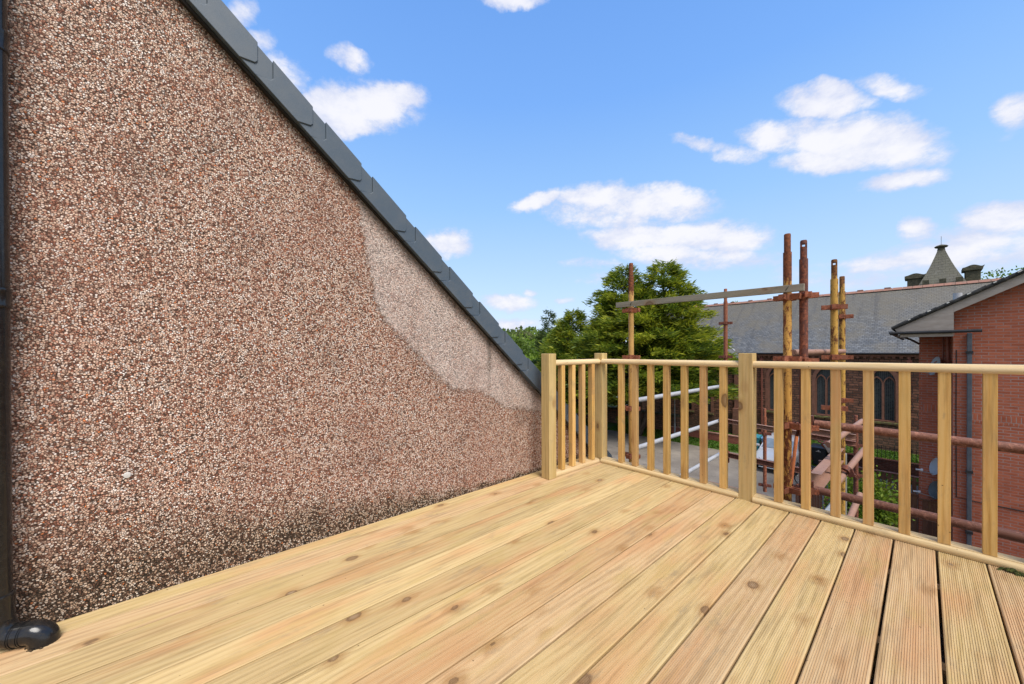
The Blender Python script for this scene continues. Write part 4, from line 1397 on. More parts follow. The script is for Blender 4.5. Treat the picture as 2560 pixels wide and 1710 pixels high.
# square pyramid with swept foot
vs, fs = [], []
for r_, z in prof:
    for sx, sy in ((-1, -1), (1, -1), (1, 1), (-1, 1)):
        vs.append((cx_ + sx * r_, YS + sy * r_, z))
for i in range(npr):
    for j in range(4):
        fs.append((i * 4 + j, i * 4 + (j + 1) % 4, (i + 1) * 4 + (j + 1) % 4, (i + 1) * 4 + j))
m.add(vs, fs)
spire = m.build('spire', 'slates_spire', ch)
m = MB()
m.lathe((cx_, YS, zt0), [(0.0, -0.05), (0.20, -0.02), (0.17, 0.16), (0.30, 0.20), (0.34, 0.27), (0.27, 0.33), (0.08, 0.40), (0.0, 0.42)], 14)
m.tube([(cx_, YS, zt0 + 0.4), (cx_, YS, zt0 + 1.0)], 0.012, 6)
m.build('finial', 'chimney_stone', spire, smooth=True, angle=50)
for (x0_, x1_, ztp) in ((-0.97, 0.05, 7.12), (1.98, 2.86, 7.3)):
    xa_, zt_ = s44(x0_, ztp)
    xb_, _ = s44(x1_, ztp)
    m = MB()
    m.box(xa_ + 0.07, xb_ - 0.07, YS - 0.45, YS + 0.45, 4.8, zt_ - 0.40)
    n = 10
    top = [(xa_ - 0.06, zt_ - 0.40), (xa_ - 0.06, zt_ - 0.16)]
    for k in range(n + 1):
        t = k / n
        top.append((xa_ + 0.02 + (xb_ - xa_ - 0.04) * t, zt_ - 0.15 + 0.14 * math.sin(math.pi * t) ** 1.5))
    top += [(xb_ + 0.10, zt_ - 0.08), (xb_ + 0.04, zt_ - 0.22), (xb_, zt_ - 0.40)]
    m.prism(top, 'Y', YS - 0.55, YS + 0.55)
    m.build('chimney_stack', 'chimney_stone', ch, bevel=0.03)
m = MB()
for xq in (0.1, 0.95, 1.75):
    m.box(xq * k_ - 0.16, xq * k_ + 0.16, YS - 1.3, YS - 1.12, 4.9, 5.95)
m.build('louvre_gablets', 'chimney_stone', ch)

# ================================================================== BRICK HOUSE RIGHT
YG = 16.0
bh = thing('brick_house', (3, YG, -5), 'red brick gable-ended house with grey bargeboards at the right', 'house')
XG = 0.55
sl3 = 0.575                                    # roof rise per metre
apx = 5.4


def zroof(x):
    return 2.27 + (x - XG) * sl3


m = MB()
m.prism([(XG, -5), (2 * apx - XG, -5), (2 * apx - XG, zroof(XG) - 0.12), (apx, zroof(apx) - 0.12), (XG, zroof(XG) - 0.12)], 'Y', YG, YG + 9)
m.build('gable_wall', 'red_brick', bh)
m = MB()
m.box(-0.095, XG - 0.003, 17.2, 24.8, -5, 1.55)
m.build('recess_wall', 'red_brick', bh)
m = MB()
m.box(XG + 0.30, XG + 3.0, YG - 0.005, YG - 0.001, -0.965, -0.745)
m.box(-0.02, XG - 0.09, 17.195, 17.199, -0.90, -0.68)
m.build('soldier_course', 'soldier_brick', bh)
# roof
m = MB()
xe = -0.62
m.prism([(xe, zroof(xe) + 0.0), (apx, zroof(apx)), (apx, zroof(apx) + 0.075), (xe - 0.03, zroof(xe) + 0.06)], 'Y', YG - 0.34, YG + 9.2)
m.prism([(2 * apx - xe, zroof(xe)), (apx, zroof(apx)), (apx, zroof(apx) + 0.075), (2 * apx - xe + 0.03, zroof(xe) + 0.06)], 'Y', YG - 0.34, YG + 9.2)
rf = m.build('roof', 'roof_concrete_tile', bh)
# rolled verge edge with bedding
m = MB()
x = xe
i = 0
while x < apx - 0.2:
    a_ = Vector((x, YG - 0.36, zroof(x) + 0.045))
    b_ = Vector((x + 0.30, YG - 0.36, zroof(x + 0.30) + 0.06))
    m.tube([a_, b_], [0.045, 0.052], 8)
    x += 0.285
m.build('verge_tiles', 'roof_concrete_tile', rf, smooth=True)
m = MB()
for i, x in enumerate((-0.28, 0.10, 0.44, 0.80, 1.22, 1.6)):
    m.obox((x, YG - 0.41, zroof(x) + 0.085), (1, 0, sl3), (0, 1, 0), (-sl3, 0, 1), 0.028 + 0.01 * (i % 2), 0.012, 0.014)
m.build('mortar_dabs', 'pale_mark', rf)
m = MB()
m.prism([(XG - 0.002, zroof(XG) - 0.005), (apx, zroof(apx) - 0.005), (apx, zroof(apx) - 0.24), (XG - 0.002, zroof(XG) - 0.235)], 'Y', YG - 0.32, YG - 0.29)
m.build('bargeboard', 'bargeboard', bh)
m = MB()
m.prism([(xe + 0.05, zroof(xe + 0.05) - 0.01), (XG - 0.004, zroof(XG - 0.004) - 0.01), (XG - 0.004, 1.49), (xe + 0.12, 1.49)], 'Y', YG - 0.325, YG - 0.295)
m.box(xe + 0.16, XG - 0.006, YG - 0.31, YG - 0.27, 1.375, 1.488)
m.build('eaves_box', 'bargeboard', bh)
m = MB()
m.box(xe + 0.10, XG - 0.006, YG - 0.265, YG + 1.19, 1.405, 1.43)
m.build('soffit', 'bargeboard', bh)
m = MB()
m.tube([(xe - 0.02, YG - 0.38, 1.50), (0.55, YG - 0.38, 1.505), (1.02, YG - 0.38, 1.51)], 0.045, 10)
m.lathe((xe - 0.02, YG - 0.38, 1.50), [(0.0, -0.03), (0.055, -0.03), (0.055, 0.03), (0, 0.03)], 10, (1, 0, 0))
m.tube([(xe + 0.16, YG - 0.3, 1.42), (-0.25, YG + 0.4, 1.31), (-0.1, YG + 1.1, 1.20)], 0.03, 8)
m.tube([(xe - 0.02, YG - 0.38, 1.51), (xe - 0.02, YG + 9, 1.51)], 0.05, 8)
m.build('gutter', 'dark_gutter', bh, smooth=True)
m = MB()
m.box(0.785, 0.875, YG - 0.10, YG - 0.02, -5, 1.46)
dpip = m.build('downpipe', 'grey_upvc', bh, bevel=0.012)
m = MB()
for z in (-2.35, -4.0, 0.9):
    m.box(0.765, 0.895, YG - 0.115, YG - 0.005, z, z + 0.07)
m.build('pipe_clip', 'dark_gutter', dpip)
m = MB()
m.tube([(XG + 0.055, YG - 0.012, 1.0), (XG + 0.05, YG - 0.012, -0.8), (XG + 0.06, YG - 0.012, -3.08), (XG + 0.6, YG - 0.012, -3.12), (XG + 3.2, YG - 0.012, -3.16)], 0.011, 6)
m.build('cable', 'iron_black', bh)
m = MB()
m.tube([(XG - 0.07, YG + 0.9, -5), (XG - 0.07, YG + 0.9, 1.38)], 0.035, 8)
m.tube([(XG - 0.16, YG + 1.12, 0.2), (XG - 0.16, YG + 1.12, 1.38)], 0.02, 8)
m.tube([(XG - 0.33, YG + 1.05, 0.62), (XG - 0.22, YG + 0.95, 0.70), (XG - 0.1, YG + 0.9, 0.68)], 0.02, 8)
m.build('waste_pipes', 'brown_pipe', bh, smooth=True)
m = MB()
m.tube([(0.66, YG + 0.9, zroof(0.66)), (0.66, YG + 0.9, zroof(0.66) + 0.33)], 0.09, 12)
m.build('vent_pipe', 'white_wash', bh, smooth=True)


def dish(cx, cy, cz, r, mat, label, yaw, lnb):
    t = thing('satellite_dish', (cx, cy, cz), label, 'satellite dish', 'satellite dishes on the brick house')
    ax = Vector((math.sin(yaw), -math.cos(yaw), 0.25)).normalized()
    m = MB()
    prof = [(0.001, -0.07), (r * 0.35, -0.058), (r * 0.7, -0.028), (r * 0.95, 0.004), (r, 0.008), (r, 0.0), (r * 0.7, -0.036), (r * 0.35, -0.066), (0.001, -0.078)]
    m.lathe((cx, cy, cz), prof, 22, ax)
    m.build('reflector', mat, t, smooth=True)
    l = Vector(lnb)
    m = MB()
    m.tube([Vector((cx, cy, cz - r * 0.9)), l], 0.012, 6)
    m.tube([Vector((cx, cy, cz)) - ax * 0.07, Vector((cx + 0.14, cy + 0.10, cz - 0.05)), Vector((cx + 0.14, 17.19, cz - 0.05))], 0.018, 8)
    m.build('arm', 'galv', t, smooth=True)
    m = MB()
    m.tube([l + Vector((-0.09, 0, 0.01)), l + Vector((0.03, 0, 0.02))], 0.024, 10)
    m.lathe(l + Vector((0.03, 0, 0.02)), [(0.0, -0.02), (0.04, -0.02), (0.045, 0.03), (0, 0.035)], 10, (1, 0, 0))
    m.build('receiver', 'white_wash', t, smooth=True)
    return t


dish(0.24, 16.9, -2.51, 0.27, 'dish_grey', 'pale grey satellite dish above the dark dish, beside the fence', R(-68), (-0.07, 16.75, -2.67))
dish(0.25, 16.9, -3.22, 0.27, 'dish_dark', 'dark grey satellite dish, lowest on the brick house', R(-60), (-0.12, 16.7, -3.34))
dish(0.22, 16.9, 0.52, 0.29, 'dish_grey', 'grey satellite dish high on the brick house behind the handrail', R(-72), (-0.29, 16.7, 0.42))

# ================================================================== GARDEN WALLS AND FENCES
t = thing('low_red_wall', (-9, 26.3, -5), 'low red brick wall along the grass strip in front of the church', 'wall')
m = MB()
m.box(-12.3, -6.55, 26.3, 26.52, -5, -4.50)
m.build('brickwork', 'low_red_wall', t)
m = MB()
m.box(-12.34, -6.5, 26.27, 26.55, -4.498, -4.45)
m.build('coping', 'coping_pink', t)
t = thing('boundary_wall', (-2, 25.5, -5), 'dark soot-stained brick wall topped by black railings', 'wall')
m = MB()
m.box(-5.0, -0.1, 25.5, 25.74, -5, -4.40)
m.build('brickwork', 'wall_brick', t)
m = MB()
x = -5.0
while x < -0.12:
    m.box(x, x + 0.066, 25.47, 25.77, -4.398, -4.33)
    x += 0.075
m.build('coping', 'wall_brick', t)
rr_ = thing('iron_railings', (-2, 25.62, -4.33), 'thin black iron railings standing behind the brick wall', 'railings')
m = MB()
x = -2.55
while x < -0.12:
    m.tube([(x, 25.9, -4.9), (x, 25.9, -3.72)], 0.011, 5)
    x += 0.145
m.build('bars', 'iron_black', rr_)
m = MB()
m.box(-2.6, -0.1, 25.89, 25.91, -3.86, -3.83)
m.box(-2.6, -0.1, 25.89, 25.91, -4.76, -4.73)
m.build('rail', 'iron_black', rr_)
# stone wall at the far left under the conifer
t = thing('stone_wall', (-15, 26.9, -5), 'dark rubble stone wall with pale coping under the conifer', 'wall')
m = MB()
m.box(-24, -12.0, 26.9, 27.3, -5, -3.82)
m.build('stonework', 'sandstone_rubble', t)
m = MB()
m.box(-24, -11.96, 26.85, 27.35, -3.818, -3.70)
m.build('coping', 'chimney_stone', t)
# cottage beyond it
t = thing('far_cottage', (-17, 34, -5), 'pale cottage with grey roof glimpsed behind the conifer branches', 'house')
m = MB()
m.box(-21, -14.6, 33, 38, -5, -1.6)
m.build('wall', 'white_wash', t)
m = MB()
m.prism([(32.7, -1.7), (35.5, 1.2), (38.3, -1.7)], 'X', -21.3, -14.3)
m.build('roof', 'slates', t)
m = MB()
m.box(-17.6, -16.8, 32.98, 32.995, -3.9, -2.6)
m.box(-19.6, -18.9, 32.98, 32.995, -3.9, -2.6)
m.build('window', 'car_glass', t)
# picket fence in front of the boundary wall
t = thing('picket_fence', (-1, 21.0, -5), 'dark brown picket fence with gaps between its pales below the brick wall', 'fence')
x = -3.1
rs = random.Random(5)
while x < -0.1:
    m = MB()
    m.box(x, x + 0.115, 21.0, 21.02, -4.98, -3.93 + rs.uniform(-0.02, 0.02))
    m.build('pale', 'fence_wood', t)
    x += 0.165
m = MB()
m.box(-3.1, -0.1, 21.022, 21.06, -4.15, -4.07)
m.box(-3.1, -0.1, 21.022, 21.06, -4.72, -4.64)
m.build('rail', 'fence_wood', t)
m = MB()
m.box(-3.1, -0.1, 20.97, 21.07, -3.90, -3.865)
m.build('cap', 'coping_pink', t)
# closed board fence running to the brick house
t = thing('board_fence', (-0.7, 17.6, -5), 'closed brown board fence running up to the brick house', 'fence')
x = -1.22
while x < 0.54:
    m = MB()
    m.box(x, x + 0.094, 17.0 if x > -0.1 else 17.4, 17.02 if x > -0.1 else 17.42, -4.99, -3.64 + rs.uniform(-0.008, 0.008))
    m.build('board', 'fence_wood', t)
    x += 0.1
m = MB()
m.box(-1.24, -0.1, 17.37, 17.44, -3.63, -3.59)
m.box(-0.1, 0.54, 16.97, 17.04, -3.63, -3.59)
m.build('cap', 'fence_wood', t)
# garden gate
t = thing('garden_gate', (-1.6, 18.0, -5), 'brown timber gate with a diagonal brace beside the green shrub', 'gate')
m = MB()
for k in range(8):
    m.box(-1.95 + k * 0.085, -1.875 + k * 0.085, 18.0, 18.02, -4.95, -3.72)
m.build('boards', 'fence_wood', t)
m = MB()
m.box(-1.96, -1.27, 17.965, 17.998, -3.84, -3.76)
m.box(-1.96, -1.27, 17.965, 17.998, -4.80, -4.72)
m.obox((-1.61, 17.982, -4.28), (0.69, 0, 0.9), (0, 1, 0), (-0.9, 0, 0.69), 0.52, 0.014, 0.03)
m.build('brace', 'fence_wood', t)
m = MB()
for xx in (-2.06, -1.24):
    m.box(xx, xx + 0.09, 17.96, 18.06, -5, -3.6)
m.build('gate_post', 'fence_wood', t)
# small brown slatted fence near the paving
t = thing('slatted_fence', (-2.75, 17.9, -5), 'short brown slatted fence panel below the scaffold ledgers', 'fence')
m = MB()
x = -3.35
while x < -2.55:
    m.box(x, x + 0.075, 17.9, 17.92, -4.98, -4.42)
    x += 0.082
m.build('slats', 'fence_wood', t)
m = MB()
m.box(-3.4, -2.5, 17.87, 17.95, -4.41, -4.36)
m.build('rail', 'coping_pink', t)
m = MB()
m.box(-2.48, -2.36, 17.85, 17.97, -5, -4.2)
m.build('fence_post', 'fence_wood', t)
# concrete post
t = MB()
c = on_y(2106, 1133, 11.0)
t.box(c.x - 0.07, c.x + 0.07, 10.95, 11.07, -5.0, c.z)
o = tag(t.build('concrete_post', 'concrete', bevel=0.012), 'grey concrete post rising behind the shrub and scaffold', 'post')
# leaning grey sheet
m = MB()
q = [on_y(2046, 1292, 9.2), on_y(2098, 1300, 9.2), on_y(2098, 1236, 10.3), on_y(2077, 1254, 10.3)]
lo = [v - Vector((0, 0, 0.04)) for v in q]
m.add(q + lo, [(0, 1, 2, 3), (7, 6, 5, 4), (0, 4, 5, 1), (1, 5, 6, 2), (2, 6, 7, 3), (3, 7, 4, 0)])
sh_ = thing('lean_to', (q[0].x + 0.2, 9.7, -5), 'small lean-to with a pale grey felt roof below the balusters', 'shed')
m.build('roof', 'felt_grey', sh_)
m = MB()
m.box(q[0].x + 0.05, q[1].x - 0.05, 9.3, 10.2, -5, min(v.z for v in q) - 0.06)
m.build('wall', 'fence_wood', sh_)
# thin grey pole on the grass
lp = thing('lamp_post', (-11.2, 25.7, -5), 'slim grey metal post standing on the grass in front of the church wing', 'post')
m = MB()
c = on_y(1687, 1010, 25.7)
m.tube([(c.x, 25.7, -5), (c.x, 25.7, -4.1)], 0.055, 10)
m.tube([(c.x, 25.7, -4.1), (c.x, 25.7, c.z)], 0.035, 10)
m.tube([(c.x, 25.7, c.z), (c.x, 25.7, c.z + 0.45)], 0.022, 10)
m.build('pole', 'galv', lp, smooth=True)
lp.location.x = c.x
lp_d = c.x + 11.2
for ch_ in lp.children:
    ch_.location.x -= lp_d

# ================================================================== CAR
car = thing('parked_car', (-4.95, 23.3, -5), 'silver-white hatchback parked nose-out in the yard by the bins', 'car')
CXc, CY0 = -4.93, 21.40


def car_section(y, w, z0, z1, belt):
    """half-section from sill to roof, mirrored"""
    return [(-w, z0), (-w * 1.0, z0 + (belt - z0) * 0.5), (-w * 0.97, belt), (-w * 0.95, z1 - 0.02), (-w * 0.85, z1), (0, z1 + 0.025),
            (w * 0.85, z1), (w * 0.95, z1 - 0.02), (w * 0.97, belt), (w, z0 + (belt - z0) * 0.5), (w, z0)]


secs = [(0.00, 0.62, 0.30, 0.52, 0.45), (0.08, 0.76, 0.24, 0.66, 0.56), (0.22, 0.82, 0.22, 0.76, 0.66), (0.55, 0.85, 0.22, 0.86, 0.76), (1.05, 0.86, 0.22, 0.95, 0.84),
        (1.8, 0.86, 0.22, 0.98, 0.88), (2.8, 0.86, 0.22, 1.0, 0.90), (3.5, 0.85, 0.22, 1.0, 0.90), (3.85, 0.80, 0.26, 0.95, 0.85), (3.93, 0.74, 0.32, 0.85, 0.75)]
m = MB()
n = 11
vs = []
for (y, w, z0, z1, belt) in secs:
    for (x, z) in car_section(y, w, z0, z1, belt):
        vs.append((CXc + x, CY0 + y, -5 + z))
fs = []
for i in range(len(secs) - 1):
    for j in range(n - 1):
        fs.append((i * n + j, i * n + j + 1, (i + 1) * n + j + 1, (i + 1) * n + j))
    fs.append((i * n + n - 1, i * n, (i + 1) * n, (i + 1) * n + n - 1))
fs += [tuple(range(n)), tuple(range((len(secs) - 1) * n, len(secs) * n))[::-1]]
m.add(vs, fs)
body = m.build('body', 'car_paint', car, smooth=True, angle=50)
md = body.modifiers.new('sub', 'SUBSURF')
md.levels = 1
md.render_levels = 2
# cabin: painted roof and pillars with glass panels
m = MB()
rb = [(1.05, 0.80, 0.93), (1.75, 0.66, 1.40), (2.3, 0.66, 1.47), (3.1, 0.65, 1.44), (3.72, 0.74, 0.96)]
vs = []
for (y, w, z) in rb:
    vs += [(CXc - w, CY0 + y, -5 + z), (CXc + w, CY0 + y, -5 + z)]
base = [(1.05, 0.80, 0.93), (1.75, 0.82, 0.95), (2.3, 0.82, 0.96), (3.1, 0.82, 0.96), (3.72, 0.74, 0.955)]
vb = []
for (y, w, z) in base:
    vb += [(CXc - w, CY0 + y, -5 + z), (CXc + w, CY0 + y, -5 + z)]
k = len(vs)
fs = [(2 * i, 2 * i + 1, 2 * i + 3, 2 * i + 2) for i in range(4)]
for sd_i in (0, 1):
    for i in range(4):
        fs.append((2 * i + sd_i, 2 * i + 2 + sd_i, k + 2 * i + 2 + sd_i, k + 2 * i + sd_i))
m.add(vs + vb, fs)
cab = m.build('cabin', 'car_paint', car, bevel=0.04)
m = MB()
def q4(pts, m=m):
    m.add(pts, [(0, 1, 2, 3)])
O = Vector((CXc, CY0, -5))
def off(pts, nrm, d=0.012):
    nrm = Vector(nrm).normalized()
    return [O + Vector(p_) + nrm * d for p_ in pts]
q4(off([(-0.72, 1.14, 0.99), (0.72, 1.14, 0.99), (0.60, 1.71, 1.37), (-0.60, 1.71, 1.37)], (0, -0.55, 0.8), 0.02))
cabg = m.build('windscreen', 'car_glass', car)
for sg in (-1, 1):
    m = MB()
    q4(off([(sg * 0.795, 1.35, 1.0), (sg * 0.80, 2.35, 1.0), (sg * 0.68, 2.35, 1.38), (sg * 0.68, 1.82, 1.36)], (sg, 0, 0.35), 0.02), m)
    m.build('side_window', 'car_glass', car)
    m = MB()
    q4(off([(sg * 0.80, 2.43, 1.0), (sg * 0.79, 3.25, 1.0), (sg * 0.68, 3.0, 1.37), (sg * 0.68, 2.43, 1.38)], (sg, 0, 0.35), 0.02), m)
    m.build('side_window', 'car_glass', car)
    # headlight
    m = MB()
    m.obox(O + Vector((sg * 0.62, 0.155, 0.635)), (1, -0.0 + 0.55 * sg, 0), (-0.55 * sg, 1, 0), (0, 0, 1), 0.15, 0.035, 0.06)
    m.build('headlight', 'lamp_glass', car, bevel=0.03)
    # mirror
    m = MB()
    m.obox(O + Vector((sg * 0.96, 1.36, 1.0)), (1, 0, 0), (0, 1, 0), (0, 0, 1), 0.10, 0.06, 0.065)
    m.build('wing_mirror', 'car_paint', car, bevel=0.04)
    for yy in (0.72, 3.15):
        m = MB()
        m.lathe(O + Vector((sg * 0.80, yy, 0.30)), [(0.0, -0.09), (0.30, -0.09), (0.305, -0.05), (0.305, 0.05), (0.29, 0.08), (0.20, 0.08)], 24, (sg, 0, 0))
        wh = m.build('wheel', 'rubber', car, smooth=True, angle=50)
        m = MB()
        m.lathe(O + Vector((sg * 0.80, yy, 0.30)), [(0.205, 0.078), (0.20, 0.07), (0.19, 0.05), (0.03, 0.065), (0.0, 0.075)], 24, (sg, 0, 0))
        for kk in range(5):
            aa = 2 * math.pi * kk / 5
            c = O + Vector((sg * 0.876, yy + 0.11 * math.cos(aa), 0.30 + 0.11 * math.sin(aa)))
            m.obox(c, (0, math.cos(aa), math.sin(aa)), (1, 0, 0), (0, -math.sin(aa), math.cos(aa)), 0.08, 0.008, 0.022)
        m.build('rim', 'alloy', wh)
m = MB()
m.obox(O + Vector((0, 0.035, 0.575)), (1, 0, 0), (0, 1, 0), (0, 0, 1), 0.36, 0.05, 0.035)
m.obox(O + Vector((0, 0.0, 0.315)), (1, 0, 0), (0, 1, 0), (0, 0, 1), 0.50, 0.05, 0.04)
m.build('grille', 'black_plastic', car, bevel=0.015)
m = MB()
m.obox(O + Vector((0, -0.045, 0.43)), (1, 0, 0), (0, 1, 0), (0, 0, 1), 0.26, 0.008, 0.056)
pl = m.build('number_plate', 'plate_white', car)
m = MB()
m.obox(O + Vector((0, -0.05, 0.255)), (1, 0, 0), (0, 1, 0), (0, 0, 1), 0.55, 0.03, 0.018)
m.build('bumper_trim', 'car_paint', car, bevel=0.008)


# ================================================================== WHEELIE BINS
def bin_(x, y, mat, label, rot=0.0, mark=False):
    t = thing('wheelie_bin', (x, y, -5), label, 'wheelie bin', 'wheelie bins by the brick wall')
    w0, w1, d0, d1 = 0.22, 0.29, 0.24, 0.33
    m = MB()
    vs = [(x - w0, y - d0, -4.95), (x + w0, y - d0, -4.95), (x + w0, y + d0, -4.95), (x - w0, y + d0, -4.95), (x - w1, y - d1, -4.02), (x + w1, y - d1, -4.02), (x + w1, y + d1, -4.02), (x - w1, y + d1, -4.02)]
    m.add(vs, [(0, 3, 2, 1), (4, 5, 6, 7), (0, 1, 5, 4), (1, 2, 6, 5), (2, 3, 7, 6), (3, 0, 4, 7)])
    m.build('body', mat, t, bevel=0.03)
    m = MB()
    m.box(x - w1 - 0.02, x + w1 + 0.02, y - d1 - 0.03, y + d1 + 0.02, -4.075, -4.025)
    m.prism([(y - d1 - 0.04, -4.02), (y - d1 + 0.1, -3.955), (y + d1 - 0.05, -3.93), (y + d1 + 0.04, -4.02)], 'X', x - w1 - 0.015, x + w1 + 0.015)
    m.build('lid', mat, t, bevel=0.012)
    m = MB()
    m.tube([(x - w1 + 0.02, y + d1 + 0.07, -3.98), (x + w1 - 0.02, y + d1 + 0.07, -3.98)], 0.016, 8)
    m.build('handle', mat, t)
    for sg in (-1, 1):
        m = MB()
        m.lathe((x + sg * 0.25, y + d0, -4.9), [(0, -0.03), (0.1, -0.03), (0.1, 0.03), (0, 0.03)], 14, (1, 0, 0))
        m.build('wheel', 'rubber', t)
    if mark:
        m = MB()
        m.box(x - 0.10, x + 0.10, y - 0.325, y - 0.3155, -4.235, -4.215)
        m.obox((x, y - 0.322, -4.17), (1, 0, 0.1), (0, 1, 0), (-0.1, 0, 1), 0.03, 0.003, 0.02)
        m.build('emblem', 'pale_mark', t)
    return t


bin_(-6.62, 25.05, 'teal_plastic', 'teal wheelie bin left of the blue bin by the low red wall')
bin_(-5.92, 25.05, 'blue_plastic', 'blue wheelie bin behind the bonnet of the silver car')
bin_(-3.62, 24.75, 'black_plastic', 'black wheelie bin with a pale emblem on its front', mark=True)
bin_(-2.95, 24.95, 'teal_plastic', 'teal wheelie bin right of the black bin')

# ================================================================== BICYCLE
bk = thing('bicycle', (-3.0, 20.3, -5), 'red bicycle leaning below the picket fence', 'bicycle')
for xx in (-3.5, -2.5):
    m = MB()
    q = [(xx + 0.33 * math.cos(2 * math.pi * k / 28), 20.3, -4.65 + 0.33 * math.sin(2 * math.pi * k / 28)) for k in range(29)]
    m.tube(q, 0.022, 8, cap=False)
    wl_ = m.build('wheel', 'rubber', bk, smooth=True)
    m = MB()
    for k in range(14):
        a_ = math.pi * 2 * k / 14
        m.tube([(xx, 20.3, -4.65), (xx + 0.32 * math.cos(a_), 20.3, -4.65 + 0.32 * math.sin(a_))], 0.003, 4)
    m.build('spokes', 'alloy', wl_)
m = MB()
A, B_, C_, D_, E_ = Vector((-3.5, 20.3, -4.65)), Vector((-3.05, 20.3, -4.70)), Vector((-3.2, 20.3, -4.15)), Vector((-2.65, 20.3, -4.12)), Vector((-2.5, 20.3, -4.65))
for a_, b_ in ((A, B_), (A, C_), (B_, C_), (B_, D_), (C_, D_), (D_, E_)):
    m.tube([a_, b_], 0.018, 8)
m.build('frame', 'bike_red', bk)
m = MB()
m.tube([D_, D_ + Vector((-0.02, 0, 0.14)), D_ + Vector((0.05, 0.2, 0.16))], 0.013, 8)
m.tube([D_ + Vector((-0.02, 0, 0.14)), D_ + Vector((0.05, -0.2, 0.16))], 0.013, 8)
m.build('handlebar', 'black_plastic', bk)
m = MB()
m.obox(C_ + Vector((-0.02, 0, 0.12)), (1, 0, 0), (0, 1, 0), (0, 0, 1), 0.13, 0.06, 0.025)
m.tube([C_, C_ + Vector((-0.01, 0, 0.11))], 0.013, 8)
m.build('saddle', 'black_plastic', bk, bevel=0.015)


# ================================================================== VEGETATION
def leaf_faces(P, D, L, Wd, rs, up=None):
    """diamond leaves: centre start P, direction D (unit), length L, width Wd (arrays)"""
    n = len(P)
    r = rs.normal(size=(n, 3))
    s = np.cross(D, r)
    s /= np.linalg.norm(s, axis=1, keepdims=True) + 1e-9
    a = P
    b = P + D * (L * 0.45)[:, None] + s * (Wd / 2)[:, None]
    c = P + D * L[:, None]
    d = P + D * (L * 0.45)[:, None] - s * (Wd / 2)[:, None]
    V = np.stack([a, b, c, d], 1).reshape(-1, 3)
    return V


def leaf_obj(name, V, tone, mat, parent):
    m = MB()
    m.v = V.tolist()
    m.f = [(4 * i, 4 * i + 1, 4 * i + 2, 4 * i + 3) for i in range(len(V) // 4)]
    return m.build(name, mat, parent, tone=tone)


def conifer(name, base, leaders, label, seed, mat='conifer_leaf', nb=150, leafL=(0.22, 0.5), trunk_r=0.3, zlow=1.6, dens=1.0, droop=0.25):
    """leaders: (dx, dy, height, radius)"""
    rs = np.random.RandomState(seed)
    t = thing(name, base, label, 'tree')
    m = MB()
    bx, by, bz = base
    for (dx, dy, H, RR) in leaders:
        q = [(bx + dx * min(1, k / 3) * 1.0, by + dy * min(1, k / 3), bz + (H - 0.3) * k / 8) for k in range(9)]
        m.tube(q, [trunk_r * (1 - k / 8.6) for k in range(9)], 10)
    m.build('trunk', 'bark', t, smooth=True)
    allV, allT = [], []
    limbs = MB()
    for (dx, dy, H, RR) in leaders:
        for b in range(nb):
            u = (b + rs.uniform()) / nb
            u = u ** 0.82
            h = zlow + (H - zlow) * u
            prof = (1 - u) ** 0.72 * (0.62 + 0.38 * min(1, u * 4 + 0.3))
            Lb = RR * prof * rs.uniform(0.72, 1.12) + 0.25
            a = rs.uniform(0, 2 * np.pi)
            d = np.array([math.cos(a), math.sin(a), 0.0])
            o = np.array([bx + dx, by + dy, bz + h])
            up0 = 0.35 + 0.7 * u
            ns = max(4, int(Lb * 7 * dens))
            ts = rs.uniform(0.28, 1.0, ns) ** 0.75
            pts = o + d * (ts * Lb)[:, None] + np.array([0, 0, 1.0]) * ((up0 * ts - (up0 + droop) * 0.55 * ts ** 2) * Lb * 0.55)[:, None]
            if b % 3 == 0 and Lb > 1.2:
                w = [tuple(o + d * Lb * q_ + np.array([0, 0, 1.0]) * (up0 * q_ - (up0 + droop) * .55 * q_ ** 2) * Lb * .55) for q_ in (0, .4, .75)]
                limbs.tube(w, [0.05, 0.035, 0.015], 5)
            side = np.array([-d[1], d[0], 0])
            pts = pts + side * (rs.normal(0, 0.18, ns) * ts * Lb * 0.6)[:, None]
            clump = rs.uniform(0.1, 0.75)
            # each spray is a feather of leaf strips
            for (pp, tt) in zip(pts, ts):
                nl = 14
                fan = rs.normal(0, 0.5, nl)
                dd = d[None, :] * np.cos(fan)[:, None] + side[None, :] * np.sin(fan)[:, None]
                dd = dd + np.array([0, 0, 1.0]) * rs.normal(0.16 + 0.5 * max(0, u - 0.75), 0.34, nl)[:, None]
                dd /= np.linalg.norm(dd, axis=1, keepdims=True)
                L = rs.uniform(leafL[0], leafL[1] * 1.15, nl) * (0.75 + 0.25 * (1 - u))
                P = pp + rs.normal(0, 0.13, (nl, 3))
                allV.append(leaf_faces(P, dd, L, L * rs.uniform(0.13, 0.22, nl), rs))
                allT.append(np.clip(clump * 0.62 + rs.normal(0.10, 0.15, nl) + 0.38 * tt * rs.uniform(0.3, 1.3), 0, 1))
        # leader tip
        nl = 40
        P = np.array([bx + dx, by + dy, bz + H - 0.9]) + rs.normal(0, 1, (nl, 3)) * np.array([0.10, 0.10, 0.4])
        dd = rs.normal(0, 0.4, (nl, 3)) + np.array([0, 0, 1.0])
        dd /= np.linalg.norm(dd, axis=1, keepdims=True)
        L = rs.uniform(0.2, 0.4, nl)
        allV.append(leaf_faces(P, dd, L, L * 0.3, rs))
        allT.append(np.clip(rs.normal(0.5, 0.15, nl), 0, 1))
    limbs.build('limbs', 'bark', t)
    leaf_obj('crown', np.concatenate(allV), np.concatenate(allT), mat, t)
    return t


